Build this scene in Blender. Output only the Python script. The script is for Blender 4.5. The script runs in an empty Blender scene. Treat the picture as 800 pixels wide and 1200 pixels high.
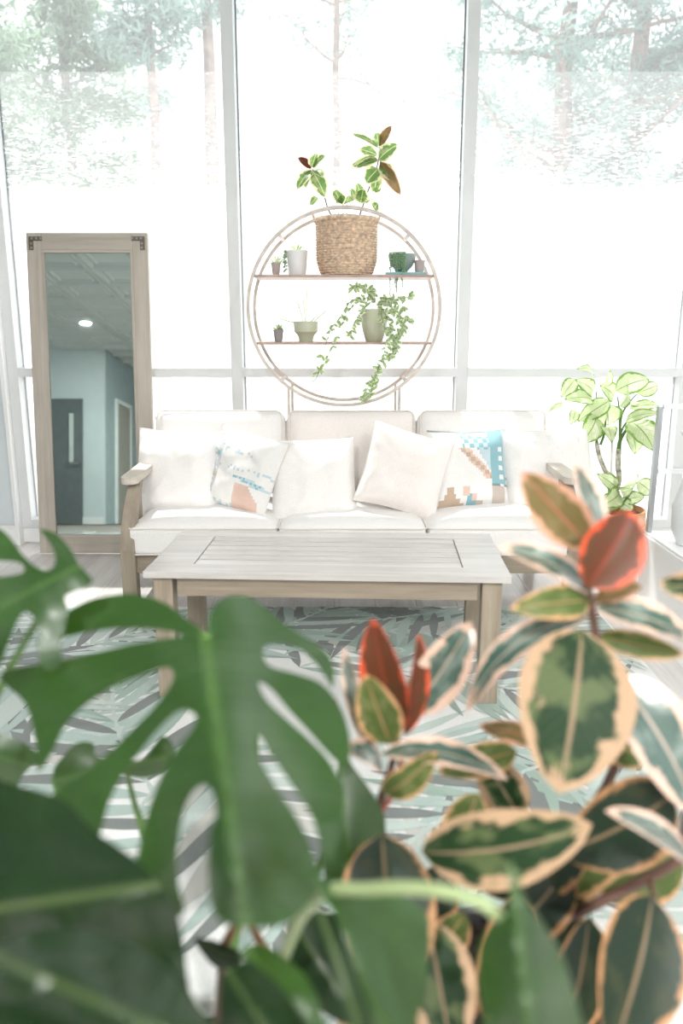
import bpy, bmesh, math, random
from math import sin, cos, pi, radians as R
from mathutils import Vector as V, Matrix, Euler, noise, geometry
random.seed(7)
sc = bpy.context.scene
COL = sc.collection
# ---------------------------------------------------------------- camera, sky, sun, exposure
F, TH, CH = 925.0, R(13.3), 1.2
cam = bpy.data.objects.new('camera', bpy.data.cameras.new('camera'))
COL.objects.link(cam)
cam.location = (0, 0, CH)
cam.rotation_euler = (R(90) - TH, 0, 0)
cam.data.sensor_fit = 'VERTICAL'
cam.data.sensor_height = 36
cam.data.lens = F / 1200 * 36
cam.data.clip_start = .02
cam.data.dof.use_dof = True
cam.data.dof.focus_distance = 3.4
cam.data.dof.aperture_fstop = 2.3
sc.camera = cam
w = bpy.data.worlds.new('sky'); sc.world = w; w.use_nodes = True
w.node_tree.nodes['Background'].inputs[0].default_value = (.93, .97, 1, 1)
w.node_tree.nodes['Background'].inputs[1].default_value = 1.12
sun = bpy.data.objects.new('sun', bpy.data.lights.new('sun', 'SUN'))
COL.objects.link(sun)
sun.data.energy = 5; sun.data.angle = R(1.2); sun.data.color = (1, .96, .92)
sun.rotation_euler = V((-.16, .44, 1.0)).to_track_quat('Z', 'Y').to_euler()
def ceiling_lamp(x, y, power, size=.14):
    l = bpy.data.objects.new('ceiling_lamp_light', bpy.data.lights.new('ceiling_lamp_light', 'AREA'))
    COL.objects.link(l); l.location = (x, y, 2.865); l.data.energy = power
    l.data.shape = 'DISK'; l.data.size = size; l.data.color = (1, .98, .965)
LAMPS = [(-3.6, -2.8), (-1.2, -2.8), (1.2, -2.8), (-.6, -.9), (1.6, -.9)]  # first one shows in the mirror; the others are unseen, added as fill
for lx, ly in LAMPS: ceiling_lamp(lx, ly, 26 if lx < -3.5 else 100)
sc.view_settings.view_transform = 'Standard'; sc.view_settings.look = 'None'
sc.view_settings.exposure = 0.66; sc.view_settings.gamma = 1
sc.view_settings.use_curve_mapping = False
cy = sc.cycles
cy.max_bounces = 10; cy.diffuse_bounces = 5; cy.glossy_bounces = 5; cy.transmission_bounces = 6; cy.transparent_max_bounces = 16
cy.sample_clamp_indirect = 8; cy.use_denoising = True; cy.caustics_reflective = False; cy.caustics_refractive = False

# ---------------------------------------------------------------- helpers
def P(px, py, Z):                       # the point seen at a place of the photograph, at view depth Z (metres)
    a = (px - 400) / F; b = (600 - py) / F
    return V((a * Z, (cos(TH) + sin(TH) * b) * Z, CH + (-sin(TH) + cos(TH) * b) * Z))
def PY(px, py, y):                      # the same, at distance y from the camera along the floor
    a = (px - 400) / F; b = (600 - py) / F
    return P(px, py, y / (cos(TH) + sin(TH) * b))
def setprops(o, label=None, cat=None, group=None, kind=None):
    if label: o['label'] = label
    if cat: o['category'] = cat
    if group: o['group'] = group
    if kind: o['kind'] = kind
    return o
def empty(name, loc=(0, 0, 0), label=None, cat=None, group=None, rz=0, kind=None):
    o = bpy.data.objects.new(name, None); COL.objects.link(o)
    o.location = loc; o.rotation_euler = (0, 0, rz); o.empty_display_size = .05
    return setprops(o, label, cat, group, kind)
def root_of(p):
    while p.parent: p = p.parent
    return p
def obj(name, bm, mat, parent=None, smooth=True, local=False, kind=None):
    """local: mesh given in the parent's space; otherwise in world space"""
    if isinstance(bm, bmesh.types.BMesh):
        me = bpy.data.meshes.new(name); bmesh.ops.recalc_face_normals(bm, faces=bm.faces) if getattr(obj, 'recalc', True) else None
        bm.to_mesh(me); bm.free()
    else: me = bm
    mats = mat if isinstance(mat, (list, tuple)) else [mat]
    if not me.materials:
        for m in mats: me.materials.append(m)
    if smooth:
        me.polygons.foreach_set('use_smooth', [True] * len(me.polygons))
        try: me.set_sharp_from_angle(angle=R(38))
        except Exception: pass
    o = bpy.data.objects.new(name, me); COL.objects.link(o)
    if parent is not None:
        o.parent = parent
        if not local and parent.parent is None:
            o.matrix_parent_inverse = (Matrix.Translation(parent.location) @ parent.rotation_euler.to_matrix().to_4x4()).inverted()
    if kind: o['kind'] = kind
    return o
def copy_tree(o, parent=None):
    c = o.copy(); COL.objects.link(c)
    if parent is not None: c.parent = parent
    for ch in o.children: copy_tree(ch, c)
    return c
def add_box(bm, c, s, bev=.003, rot=None):
    t = bmesh.new(); bmesh.ops.create_cube(t, size=1)
    for v in t.verts: v.co = V((v.co.x * s[0], v.co.y * s[1], v.co.z * s[2]))
    if bev: bmesh.ops.bevel(t, geom=t.edges[:], offset=min(bev, min(s) * .3), segments=2, affect='EDGES', profile=.6)
    M = Matrix.Translation(c) @ (rot.to_4x4() if rot is not None else Matrix())
    t.transform(M); me = bpy.data.meshes.new('t'); t.to_mesh(me); bm.from_mesh(me); t.free(); bpy.data.meshes.remove(me)
    return bm
def box(c, s, bev=.003, rot=None): return add_box(bmesh.new(), c, s, bev, rot)
def add_tube(bm, pts, rad, seg=8, closed=False, cap=True, flat=1.0):
    pts = [V(p) for p in pts]; n = len(pts)
    rads = rad if isinstance(rad, (list, tuple)) else [rad] * n
    rings = []; N = None
    for i in range(n):
        a = pts[(i - 1) % n] if (closed or i > 0) else pts[i]; b = pts[(i + 1) % n] if (closed or i < n - 1) else pts[i]
        T = (b - a).normalized()
        if N is None: N = T.orthogonal().normalized() if abs(T.y) > .9 else T.cross(V((0, 1, 0))).normalized()
        N = (N - T * N.dot(T)).normalized(); B = T.cross(N)
        rings.append([bm.verts.new(pts[i] + (N * cos(2 * pi * k / seg) + B * sin(2 * pi * k / seg) * flat) * rads[i]) for k in range(seg)])
    for i in range(n if closed else n - 1):
        r0, r1 = rings[i], rings[(i + 1) % n]
        for k in range(seg): bm.faces.new((r0[k], r0[(k + 1) % seg], r1[(k + 1) % seg], r1[k]))
    if not closed and cap: bm.faces.new(rings[0][::-1]); bm.faces.new(rings[-1])
    return bm
def tube(pts, rad, **k): return add_tube(bmesh.new(), pts, rad, **k)
def smooth_path(pts, n=8):
    pts = [V(p) for p in pts]; out = []
    for i in range(len(pts) - 1):
        p0 = pts[max(i - 1, 0)]; p1 = pts[i]; p2 = pts[i + 1]; p3 = pts[min(i + 2, len(pts) - 1)]
        for k in range(n):
            t = k / n
            out.append(.5 * ((2 * p1) + (p2 - p0) * t + (2 * p0 - 5 * p1 + 4 * p2 - p3) * t * t + (3 * p1 - p0 - 3 * p2 + p3) * t ** 3))
    out.append(pts[-1]); return out
def lathe(prof, c=(0, 0, 0), seg=32, fn=None):
    bm = bmesh.new(); c = V(c); rings = []
    for j, (r, z) in enumerate(prof):
        rings.append([bm.verts.new(c + V(((r + (fn(k, j) if fn else 0)) * cos(2 * pi * k / seg), (r + (fn(k, j) if fn else 0)) * sin(2 * pi * k / seg), z))) for k in range(seg)])
    for a, b in zip(rings, rings[1:]):
        for k in range(seg): bm.faces.new((a[k], a[(k + 1) % seg], b[(k + 1) % seg], b[k]))
    if prof[0][0] > 1e-4: bm.faces.new(rings[0][::-1])
    if prof[-1][0] > 1e-4: bm.faces.new(rings[-1])
    bmesh.ops.remove_doubles(bm, verts=bm.verts[:], dist=1e-5)
    return bm
def pot_profile(r0, r1, h, t=.004, rim=0): return [(0, 0), (r0 * .9, 0), (r0, .003)] + [(r0 + (r1 - r0) * k / 6, h * k / 6) for k in range(1, 6)] + [(r1 + rim, h * .97), (r1 + rim, h), (r1 - t, h), (r1 - t, h * .86), (0, h * .86)]

# ---------------------------------------------------------------- materials
MATS = {}
class NT:
    def __init__(s, name):
        s.m = bpy.data.materials.new(name); s.m.use_nodes = True; s.t = s.m.node_tree; s.b = s.t.nodes['Principled BSDF']; s.o = s.t.nodes['Material Output']
    def n(s, typ, **k):
        x = s.t.nodes.new(typ)
        for a, v in k.items():
            if a.startswith('i_'): x.inputs[a[2:].replace('_', ' ')].default_value = v
            else: setattr(x, a, v)
        return x
    def l(s, a, b): s.t.links.new(a, b)
    def math(s, op, a, b=None, c=None, clamp=False):
        x = s.n('ShaderNodeMath', operation=op); x.use_clamp = clamp
        for i, v in enumerate((a, b, c)):
            if v is None: continue
            if isinstance(v, (int, float)): x.inputs[i].default_value = v
            else: s.l(v, x.inputs[i])
        return x.outputs[0]
    def ramp(s, fac, stops):
        x = s.n('ShaderNodeValToRGB'); e = x.color_ramp.elements
        while len(e) < len(stops): e.new(.5)
        for i, (p, c) in enumerate(stops): e[i].position = p; e[i].color = (*c, 1)
        s.l(fac, x.inputs[0]); return x.outputs[0]
    def mix(s, fac, a, b, blend='MIX'):
        x = s.n('ShaderNodeMix', data_type='RGBA', blend_type=blend)
        for i, v in ((0, fac), (6, a), (7, b)):
            if isinstance(v, tuple): x.inputs[i].default_value = (*v, 1) if len(v) == 3 else v
            elif isinstance(v, (int, float)): x.inputs[i].default_value = v
            else: s.l(v, x.inputs[i])
        return x.outputs[2]
    def noise(s, vec, scale, detail=3, rough=.5): 
        x = s.n('ShaderNodeTexNoise', i_Scale=scale, i_Detail=detail, i_Roughness=rough)
        if vec is not None: s.l(vec, x.inputs['Vector'])
        return x.outputs['Fac']
    def mapped(s, scale, kind='Object'):
        tc = s.n('ShaderNodeTexCoord'); mp = s.n('ShaderNodeMapping'); mp.inputs['Scale'].default_value = scale
        s.l(tc.outputs[kind], mp.inputs[0]); return mp.outputs[0]
    def bump(s, h, strength=.2, dist=.01):
        x = s.n('ShaderNodeBump', i_Strength=strength, i_Distance=dist); s.l(h, x.inputs['Height']); s.l(x.outputs[0], s.b.inputs['Normal'])
def plain(name, col, rough=.6, metal=0, var=.06, scale=8, bump=0, bscale=200, spec=.5, coat=0):
    if name in MATS: return MATS[name]
    k = NT(name); v = k.mapped((1, 1, 1)); f = k.noise(v, scale, 3)
    lo = tuple(c * (1 - var) for c in col); hi = tuple(min(1, c * (1 + var)) for c in col)
    k.l(k.ramp(f, [(.3, lo), (.7, hi)]), k.b.inputs['Base Color'])
    k.b.inputs['Roughness'].default_value = rough; k.b.inputs['Metallic'].default_value = metal
    k.b.inputs['Specular IOR Level'].default_value = spec; k.b.inputs['Coat Weight'].default_value = coat
    if bump: k.bump(k.noise(v, bscale, 2), bump, .003)
    MATS[name] = k.m; return k.m
def wood(name, a, b, axis=0, rough=.55, scale=1.0, knots=True):
    if name in MATS: return MATS[name]
    k = NT(name); s = [26, 26, 26]; s[axis] = 1.6; s = [x * scale for x in s]
    oi = k.n('ShaderNodeObjectInfo'); tc = k.n('ShaderNodeTexCoord'); ad = k.n('ShaderNodeVectorMath', operation='ADD')
    sm = k.n('ShaderNodeVectorMath', operation='SCALE'); k.l(oi.outputs['Random'], sm.inputs['Scale']); sm.inputs[0].default_value = (7, 5, 9)
    k.l(tc.outputs['Object'], ad.inputs[0]); k.l(sm.outputs[0], ad.inputs[1])
    mp = k.n('ShaderNodeMapping'); mp.inputs['Scale'].default_value = s; k.l(ad.outputs[0], mp.inputs[0])
    f = k.noise(mp.outputs[0], 1.2, 6, .65); g = k.noise(mp.outputs[0], 5, 3, .6)
    c = k.ramp(f, [(.28, a), (.5, tuple((x + y) / 2 for x, y in zip(a, b))), (.72, b)])
    c = k.mix(k.math('MULTIPLY', g, .35), c, tuple(x * .72 for x in a))
    hv = k.math('ADD', k.math('MULTIPLY', oi.outputs['Random'], .16), .92)
    hs = k.n('ShaderNodeHueSaturation'); k.l(c, hs.inputs['Color']); k.l(hv, hs.inputs['Value'])
    k.l(hs.outputs[0], k.b.inputs['Base Color']); k.b.inputs['Roughness'].default_value = rough
    k.bump(g, .12, .002); MATS[name] = k.m; return k.m
def fabric(name, col, rough=.95):
    if name in MATS: return MATS[name]
    k = NT(name); v = k.mapped((1, 1, 1)); f = k.noise(v, 260, 2, .7); g = k.noise(v, 6, 3)
    c = k.ramp(f, [(.25, tuple(x * .86 for x in col)), (.6, col)]); k.l(c, k.b.inputs['Base Color'])
    k.b.inputs['Roughness'].default_value = rough; k.b.inputs['Sheen Weight'].default_value = .25
    k.bump(k.math('ADD', k.math('MULTIPLY', f, .15), g), .25, .012); MATS[name] = k.m; return k.m
def leaf_mat(name, inner, mid, margin, rib, edge=.28, rough=.32, trans=.3, tcol=None, veins=.25, patch=1.0, ribw=.025, ribs=26.0, coat=0, spec=.25):
    """UV.x runs across the leaf, UV.y along it; the print is the leaf's own variegation"""
    if name in MATS: return MATS[name]
    k = NT(name); uv = k.n('ShaderNodeUVMap'); sp = k.n('ShaderNodeSeparateXYZ'); k.l(uv.outputs[0], sp.inputs[0])
    u = k.math('ABSOLUTE', k.math('MULTIPLY_ADD', sp.outputs[0], 2.0, -1.0)); v = sp.outputs[1]
    oi = k.n('ShaderNodeObjectInfo'); tc = k.n('ShaderNodeTexCoord')
    mp = k.n('ShaderNodeMapping'); mp.inputs['Scale'].default_value = (3.2, 4.2, 1); k.l(uv.outputs[0], mp.inputs[0])
    cb = k.n('ShaderNodeCombineXYZ'); k.l(k.math('MULTIPLY', oi.outputs['Random'], 37.0), cb.inputs[2])
    ad = k.n('ShaderNodeVectorMath', operation='ADD'); k.l(mp.outputs[0], ad.inputs[0]); k.l(cb.outputs[0], ad.inputs[1])
    n1 = k.noise(ad.outputs[0], 1.6, 4, .6); n2 = k.noise(ad.outputs[0], .9, 2, .5)
    tipd = k.math('MULTIPLY', k.math('SUBTRACT', 1.0, v), 3.0); d = k.math('MINIMUM', k.math('SUBTRACT', 1.0, u), tipd)
    d = k.math('ADD', d, k.math('MULTIPLY', k.math('SUBTRACT', n1, .5), -1.1 * patch))
    fac = k.math('MULTIPLY', k.math('SUBTRACT', d, edge - .05), 10.0, clamp=True)
    core = k.mix(k.math('MULTIPLY', k.math('SUBTRACT', n2, .5), 9.0, clamp=True), inner, mid)
    c = k.mix(fac, margin, core)
    vv = k.math('SINE', k.math('MULTIPLY_ADD', v, 75.0, k.math('MULTIPLY', u, -26.0)))
    vv = k.math('MULTIPLY', k.math('SUBTRACT', vv, .8), 5.0, clamp=True)
    c = k.mix(k.math('MULTIPLY', vv, veins), c, rib)
    rf = k.math('SUBTRACT', 1.0, k.math('MULTIPLY', k.math('SUBTRACT', u, ribw), ribs, clamp=True))
    c = k.mix(rf, c, rib)
    k.l(c, k.b.inputs['Base Color']); k.b.inputs['Roughness'].default_value = rough; k.b.inputs['Specular IOR Level'].default_value = spec
    k.b.inputs['Coat Weight'].default_value = coat; k.b.inputs['Coat Roughness'].default_value = .22
    k.bump(k.math('SUBTRACT', k.math('MULTIPLY', vv, .5), rf), .25, .003)
    tr = k.n('ShaderNodeBsdfTranslucent'); k.l(c if tcol is None else k.mix(.6, c, tcol), tr.inputs[0])
    ms = k.n('ShaderNodeMixShader'); ms.inputs[0].default_value = trans
    k.l(k.b.outputs[0], ms.inputs[1]); k.l(tr.outputs[0], ms.inputs[2]); k.l(ms.outputs[0], k.o.inputs[0])
    MATS[name] = k.m; return k.m
def glow(name, col, s):
    k = NT(name); k.b.inputs['Base Color'].default_value = (*col, 1); k.b.inputs['Emission Color'].default_value = (*col, 1); k.b.inputs['Emission Strength'].default_value = s; return k.m

W_OAK_X = wood('weathered_oak_x', (.24, .195, .145), (.42, .355, .275), 0)
W_OAK_Y = wood('weathered_oak_y', (.24, .195, .145), (.42, .355, .275), 1)
W_OAK_Z = wood('weathered_oak_z', (.24, .195, .145), (.42, .355, .275), 2)
W_TOP = wood('oak_with_sky_glare', (.50, .475, .45), (.68, .65, .625), 0, rough=.27)  # paler than the legs: window glare on the tabletop put into the colour
W_ARM = wood('sunlit_arm_oak', (.56, .50, .43), (.74, .68, .60), 1)  # lighter oak, sunlight on the armrests painted into the wood colour
W_MIR = wood('mirror_frame_wood_z', (.38, .34, .285), (.56, .51, .45), 2)
W_MIRX = wood('mirror_frame_wood_x', (.38, .34, .285), (.56, .51, .45), 0)
W_FLOOR = wood('pale_floor_board', (.64, .61, .585), (.86, .83, .81), 1, rough=.2, scale=.8)
W_RING = plain('pale_rattan_wood', (.60, .53, .48), .5, scale=20, var=.15)
W_PINK = plain('rose_wood_shelf', (.42, .30, .25), .45, scale=20, var=.15)
WHITE = plain('white_wall_paint', (.86, .87, .87), .7, var=.015)
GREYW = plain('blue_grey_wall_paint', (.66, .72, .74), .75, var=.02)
FRAMEM = plain('white_window_metal', (.72, .74, .75), .4, var=.02)
FRAMED = plain('grey_gasket', (.18, .2, .22), .6)
CREAM = fabric('cream_canvas', (.86, .84, .82))
CREAM2 = fabric('warm_cream_canvas', (.86, .81, .775))
PIPE = fabric('cream_piping', (.74, .70, .65))

# ---------------------------------------------------------------- the setting
def struct(name, bm, m, parent=None, smooth=False): return obj(name, bm, m, parent, smooth, kind='structure')
YW = 4.35; ZC = 2.9
fl = struct('floor', box((-1.0, -2.2, -.03), (10.4, 14.2, .04), 0), plain('floor_underlay', (.3, .27, .24), .8))
pm = bpy.data.meshes.new('plank'); b = box((0, 0, 0), (.179, 1.198, .012), .0025); b.to_mesh(pm); b.free(); pm.materials.append(W_FLOOR)
x = -3.0; i = 0
while x < 2.6:
    y = .3 - random.random() * 1.2
    while y < YW + .3:
        if y > -.4:
            o = bpy.data.objects.new('plank', pm); COL.objects.link(o); o.parent = fl; o.location = (x, min(y, 3.74), -.006 - (.0004 * (i % 3))); i += 1
        y += 1.2
    x += .18
# outside
gr = struct('ground_outside', box((0, 27, -.35), (90, 45, .1), 0), plain('sunlit_pale_paving', (.62, .62, .60), .9))
# curtain wall of windows
MX = [-1.772, -.562, .65, 1.86, 3.07]
win = empty('window_1', (0, YW, 0), kind='structure')
for i, mx in enumerate(MX):
    o = obj('mullion', box((mx, YW + .01, 1.5), (.062, .11, 2.82), .004), FRAMEM, win, False)
    for s in (-1, 1):
        if -1.78 < mx + s * .04 < 3.1: obj('gasket', box((mx + s * .034, YW + .045, 1.5), (.007, .012, 2.78), 0), FRAMED, win, False)
GL = NT('glare_haze_window_glass')  # translucent share imitates the glare haze in front of the trees
g1 = GL.n('ShaderNodeBsdfTransparent'); g1.inputs[0].default_value = (.95, .98, .98, 1)
g2 = GL.n('ShaderNodeBsdfTranslucent'); g2.inputs[0].default_value = (.95, .97, 1, 1)
g3 = GL.n('ShaderNodeBsdfGlossy', i_Roughness=.02)
mA = GL.n('ShaderNodeMixShader'); mA.inputs[0].default_value = .16; GL.l(g1.outputs[0], mA.inputs[1]); GL.l(g2.outputs[0], mA.inputs[2])
mB = GL.n('ShaderNodeMixShader'); mB.inputs[0].default_value = .04; GL.l(mA.outputs[0], mB.inputs[1]); GL.l(g3.outputs[0], mB.inputs[2]); GL.l(mB.outputs[0], GL.o.inputs[0])
FM = NT('frosted_fleck_film')
tc = FM.n('ShaderNodeTexCoord'); sp = FM.n('ShaderNodeSeparateXYZ'); FM.l(tc.outputs['Object'], sp.inputs[0])
mp = FM.n('ShaderNodeMapping'); mp.inputs['Scale'].default_value = (32, 1, 110); FM.l(tc.outputs['Object'], mp.inputs[0])
n1 = FM.noise(mp.outputs[0], 1.0, 4, .6)
hgt = FM.math('MULTIPLY', FM.math('SUBTRACT', sp.outputs[2], 1.84), 1 / .56)      # 0 where the film turns solid, 1 at its upper edge
thr = FM.math('ADD', FM.math('MULTIPLY', hgt, .17), .42)
fl_ = FM.math('MULTIPLY', FM.math('SUBTRACT', n1, thr), 8.0, clamp=True)
sol = FM.math('SUBTRACT', 1.0, FM.math('MULTIPLY', hgt, 7), clamp=True)
fac = FM.math('MAXIMUM', FM.math('MULTIPLY', fl_, .8), sol); fac = FM.math('MAXIMUM', fac, .13); fac = FM.math('MULTIPLY', fac, .74)
t1 = FM.n('ShaderNodeBsdfTransparent'); t2 = FM.n('ShaderNodeBsdfTranslucent'); t2.inputs[0].default_value = (.98, .98, .98, 1)
mF = FM.n('ShaderNodeMixShader'); FM.l(fac, mF.inputs[0]); FM.l(t1.outputs[0], mF.inputs[1]); FM.l(t2.outputs[0], mF.inputs[2]); FM.l(mF.outputs[0], FM.o.inputs[0])
def sheet(x0, x1, y, z0, z1):
    bm = bmesh.new(); bm.faces.new([bm.verts.new(p) for p in ((x0, y, z0), (x1, y, z0), (x1, y, z1), (x0, y, z1))]); return bm
for a, c in zip(MX, MX[1:]):
    cx, wd = (a + c) / 2, c - a - .06
    obj('transom', box((cx, YW, .953), (wd + .002, .10, .047), .004), FRAMEM, win, False)
    obj('sill_rail', box((cx, YW, .115), (wd + .002, .10, .05), .004), FRAMEM, win, False)
    obj('head_rail', box((cx, YW, ZC - .02), (wd + .002, .10, .06), .004), FRAMEM, win, False)
    obj('gasket', box((cx, YW + .045, .927), (wd, .012, .006), 0), FRAMED, win, False)
    obj('pane', sheet(a + .03, c - .03, YW + .04, .975, ZC - .03), GL.m, win, False)
    obj('pane', sheet(a + .03, c - .03, YW + .04, .14, .93), GL.m, win, False)
    obj('frosted_film', sheet(a + .034, c - .034, YW + .034, .975, 2.445), FM.m, win, False)
    obj('frosted_film', sheet(a + .034, c - .034, YW + .034, .14, .93), FM.m, win, False)
struct('baseboard_front', box((.65, YW - .02, .05), (4.9, .03, .09), .005), WHITE)
struct('wall_left', box((-3.73, YW - .0, ZC / 2), (3.86, .12, ZC), 0), GREYW)
struct('trim_1', box((-1.806, YW - .03, 1.45), (.022, .13, 2.9), .003), WHITE)
bb = bmesh.new(); add_box(bb, (-3.0, YW - .073, .05), (2.36, .02, .10), .004); add_box(bb, (-3.0, YW - .078, .107), (2.36, .012, .014), .003); struct('baseboard_left', bb, WHITE)
struct('wall_far_left', box((-5.75, -2.2, ZC / 2), (.1, 13.2, ZC), 0), GREYW)
# unseen right wall; its windows are added to let in more light
wr = bmesh.new()
for (y0, y1, z0, z1) in ((-9, -3.6, 0, ZC), (-1.6, -.6, 0, ZC), (1.6, 2.6, 0, ZC), (3.9, 4.4, 0, ZC), (-3.6, -1.6, 0, .9), (-.6, 1.6, 0, .9), (2.6, 3.9, 0, .9), (-3.6, -1.6, 2.5, ZC), (-.6, 1.6, 2.5, ZC), (2.6, 3.9, 2.5, ZC)):
    add_box(wr, (3.18, (y0 + y1) / 2, (z0 + z1) / 2), (.12, y1 - y0, z1 - z0), 0)
struct('wall_right', wr, WHITE)
for n_, (y0, y1) in enumerate(((-3.6, -1.6), (-.6, 1.6), (2.6, 3.9))):
    wf = bmesh.new()
    for yy in (y0 + .025, (y0 + y1) / 2, y1 - .025): add_box(wf, (3.18, yy, 1.7), (.07, .05, 1.6), .003)
    for zz in (.925, 2.475): add_box(wf, (3.18, (y0 + y1) / 2, zz), (.07, y1 - y0, .05), .003)
    struct('window_%d' % (n_ + 2), wf, FRAMEM)
# back wall, corridor and door (seen in the mirror)
YB = -4.7
struct('wall_back', box((-4.85, YB, ZC / 2), (1.9, .1, ZC), 0), GREYW)
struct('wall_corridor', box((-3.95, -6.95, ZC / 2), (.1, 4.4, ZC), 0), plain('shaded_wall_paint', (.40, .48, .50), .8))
struct('wall_rear', box((-.3, -9.1, ZC / 2), (7.2, .1, ZC), 0), WHITE)
struct('baseboard_back', box((-4.85, YB + .065, .06), (1.9, .02, .12), .004), WHITE)
GDOOR = plain('grey_door_paint', (.15, .17, .175), .45)
dr = struct('door_1', box((-4.68, YB + .07, 1.03), (.88, .045, 2.06), .004), GDOOR)
obj('glass_lite', box((-4.42, YB + .10, 1.42), (.07, .02, .80), .003), plain('pale_door_glass', (.62, .66, .64), .2), dr)
hb = bmesh.new(); add_tube(hb, [(-4.29, YB + .09, 1.0), (-4.29, YB + .15, 1.0), (-4.43, YB + .15, 1.0)], .011); hd = obj('door_handle', hb, plain('brushed_steel', (.6, .6, .6), .3, 1), dr)
d2 = struct('door_2', box((-3.885, -5.75, 1.03), (.03, .8, 2.06), .003), plain('tan_door', (.42, .40, .36), .6))
fb = bmesh.new()
for yy in (-5.31, -6.19): add_box(fb, (-3.88, yy, 1.05), (.05, .07, 2.1), .003)
add_box(fb, (-3.88, -5.75, 2.12), (.05, .95, .07), .003)
obj('door_frame', fb, WHITE, d2, False)
# ceiling with moulded tiles
cl = struct('ceiling', box((-1.0, -2.5, ZC + .05), (10.4, 13.84, .06), 0), plain('ceiling_white', (.72, .74, .74), .8, var=.01))
tb = bmesh.new(); T = .305
def ringq(r0, z0, r1, z1):
    p = [[tb.verts.new((sx * r, sy * r, z)) for sx, sy in ((-1, -1), (1, -1), (1, 1), (-1, 1))] for r, z in ((r0, z0), (r1, z1))]
    for k in range(4): tb.faces.new((p[0][k], p[0][(k + 1) % 4], p[1][(k + 1) % 4], p[1][k]))
    return p[1]
ringq(T, .0, T - .012, -.035); ringq(T - .012, -.035, T - .045, -.035); ringq(T - .045, -.035, T - .06, .002); q = ringq(T - .06, .002, T - .085, .002); ringq(T - .085, .002, T - .1, -.02); q = ringq(T - .1, -.02, T - .12, -.02)
ringq(T - .12, -.02, T - .13, 0); q = ringq(T - .13, 0, T - .14, 0); tb.faces.new(q)
tm = bpy.data.meshes.new('ceiling_tile'); tb.to_mesh(tm); tb.free(); tm.materials.append(plain('moulded_tile_white', (.66, .69, .69), .6, var=.01))
nt_ = 0
for ix in range(-9, 4):
    for iy in range(-14, 7):
        if nt_ < 290: o = bpy.data.objects.new('ceiling_tile', tm); COL.objects.link(o); o.parent = cl; o.location = (ix * .61, iy * .61, ZC); nt_ += 1
LM = glow('lamp_glow', (1, .97, .92), 6)
for lx, ly in LAMPS:
    e = empty('ceiling_downlight', (lx, ly, ZC), 'lit round recessed downlight reflected in the standing mirror' if lx < -3.5 else 'unseen ceiling downlight added behind the camera to brighten the room', 'lamp', 'ceiling downlights')
    obj('trim_ring', lathe([(.075, 0), (.10, -.005), (.10, -.026), (.08, -.028), (.075, -.02)], (lx, ly, ZC), 24), WHITE, e)
    obj('diffuser', lathe([(.0, -.018), (.078, -.018), (.078, -.012), (0, -.012)], (lx, ly, ZC), 24), LM, e)

# ---------------------------------------------------------------- rug
RX0, RX1, RY0, RY1 = -1.95, 1.10, 1.0, 3.25
rug = empty('palm_leaf_rug', ((RX0 + RX1) / 2, (RY0 + RY1) / 2, 0), 'white flat rug with green and grey palm leaf pattern under the coffee table', 'rug')
RUGB = fabric('rug_white', (.74, .75, .73)); 
obj('rug_base', box(((RX0 + RX1) / 2, (RY0 + RY1) / 2, .005), (RX1 - RX0, RY1 - RY0, .008), .003), RUGB, rug, False)
LC = [fabric('rug_sage', (.31, .41, .35)), fabric('rug_teal', (.40, .50, .46)), fabric('rug_charcoal', (.19, .21, .20)), fabric('rug_mist', (.50, .58, .54)), fabric('rug_stone', (.52, .52, .48))]
pb = bmesh.new(); zc = [.0093]
def leaflet(p, d, L, w, mi):
    q = [(0, 0)]; n = 7
    s = V((-d.y, d.x)); bend = (random.random() - .5) * .25
    left, right = [], []
    for k in range(n + 1):
        t = k / n; c = p + d * L * t + s * bend * L * t * t; ww = w * (sin(pi * t ** .8) ** .9 if 0 < t < 1 else 0)
        left.append(c + s * ww / 2); right.append(c - s * ww / 2)
    poly = left + right[::-1][1:-1]
    poly = [V((min(max(a.x, RX0 + .01), RX1 - .01), min(max(a.y, RY0 + .01), RY1 - .01))) for a in poly]
    zc[0] += .0000025
    try:
        f = pb.faces.new([pb.verts.new((a.x, a.y, zc[0])) for a in poly]); f.material_index = mi
    except Exception: pass
def frond(p0, ang, L, n, ll, col):
    p = V(p0); cur = random.choice((-1, 1)) * .5; pts = []
    for k in range(n):
        t = k / (n - 1); a = ang + cur * t; d = V((cos(a), sin(a))); pts.append((p.copy(), a)); p += d * L / n
    for k, (q, a) in enumerate(pts):
        t = k / (n - 1); l = 1.3 * ll * (sin(pi * (.15 + .8 * t)) ** .6)
        for s in (-1, 1):
            b = a + s * (1.05 - .45 * t); m = random.choice(col)
            if RX0 < q.x < RX1 and RY0 < q.y < RY1: leaflet(q, V((cos(b), sin(b))), l * random.uniform(.85, 1.1), l * .125, m)
    for k in range(n - 1):
        if RX0 + .02 < pts[k][0].x < RX1 - .02 and RY0 + .02 < pts[k][0].y < RY1 - .02 and RX0 < pts[k + 1][0].x < RX1 and RY0 < pts[k + 1][0].y < RY1:
            d = (pts[k + 1][0] - pts[k][0]); leaflet(pts[k][0] - d * .1, d.normalized(), d.length * 1.3, .016, 3)
rr = random.Random(5)
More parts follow.
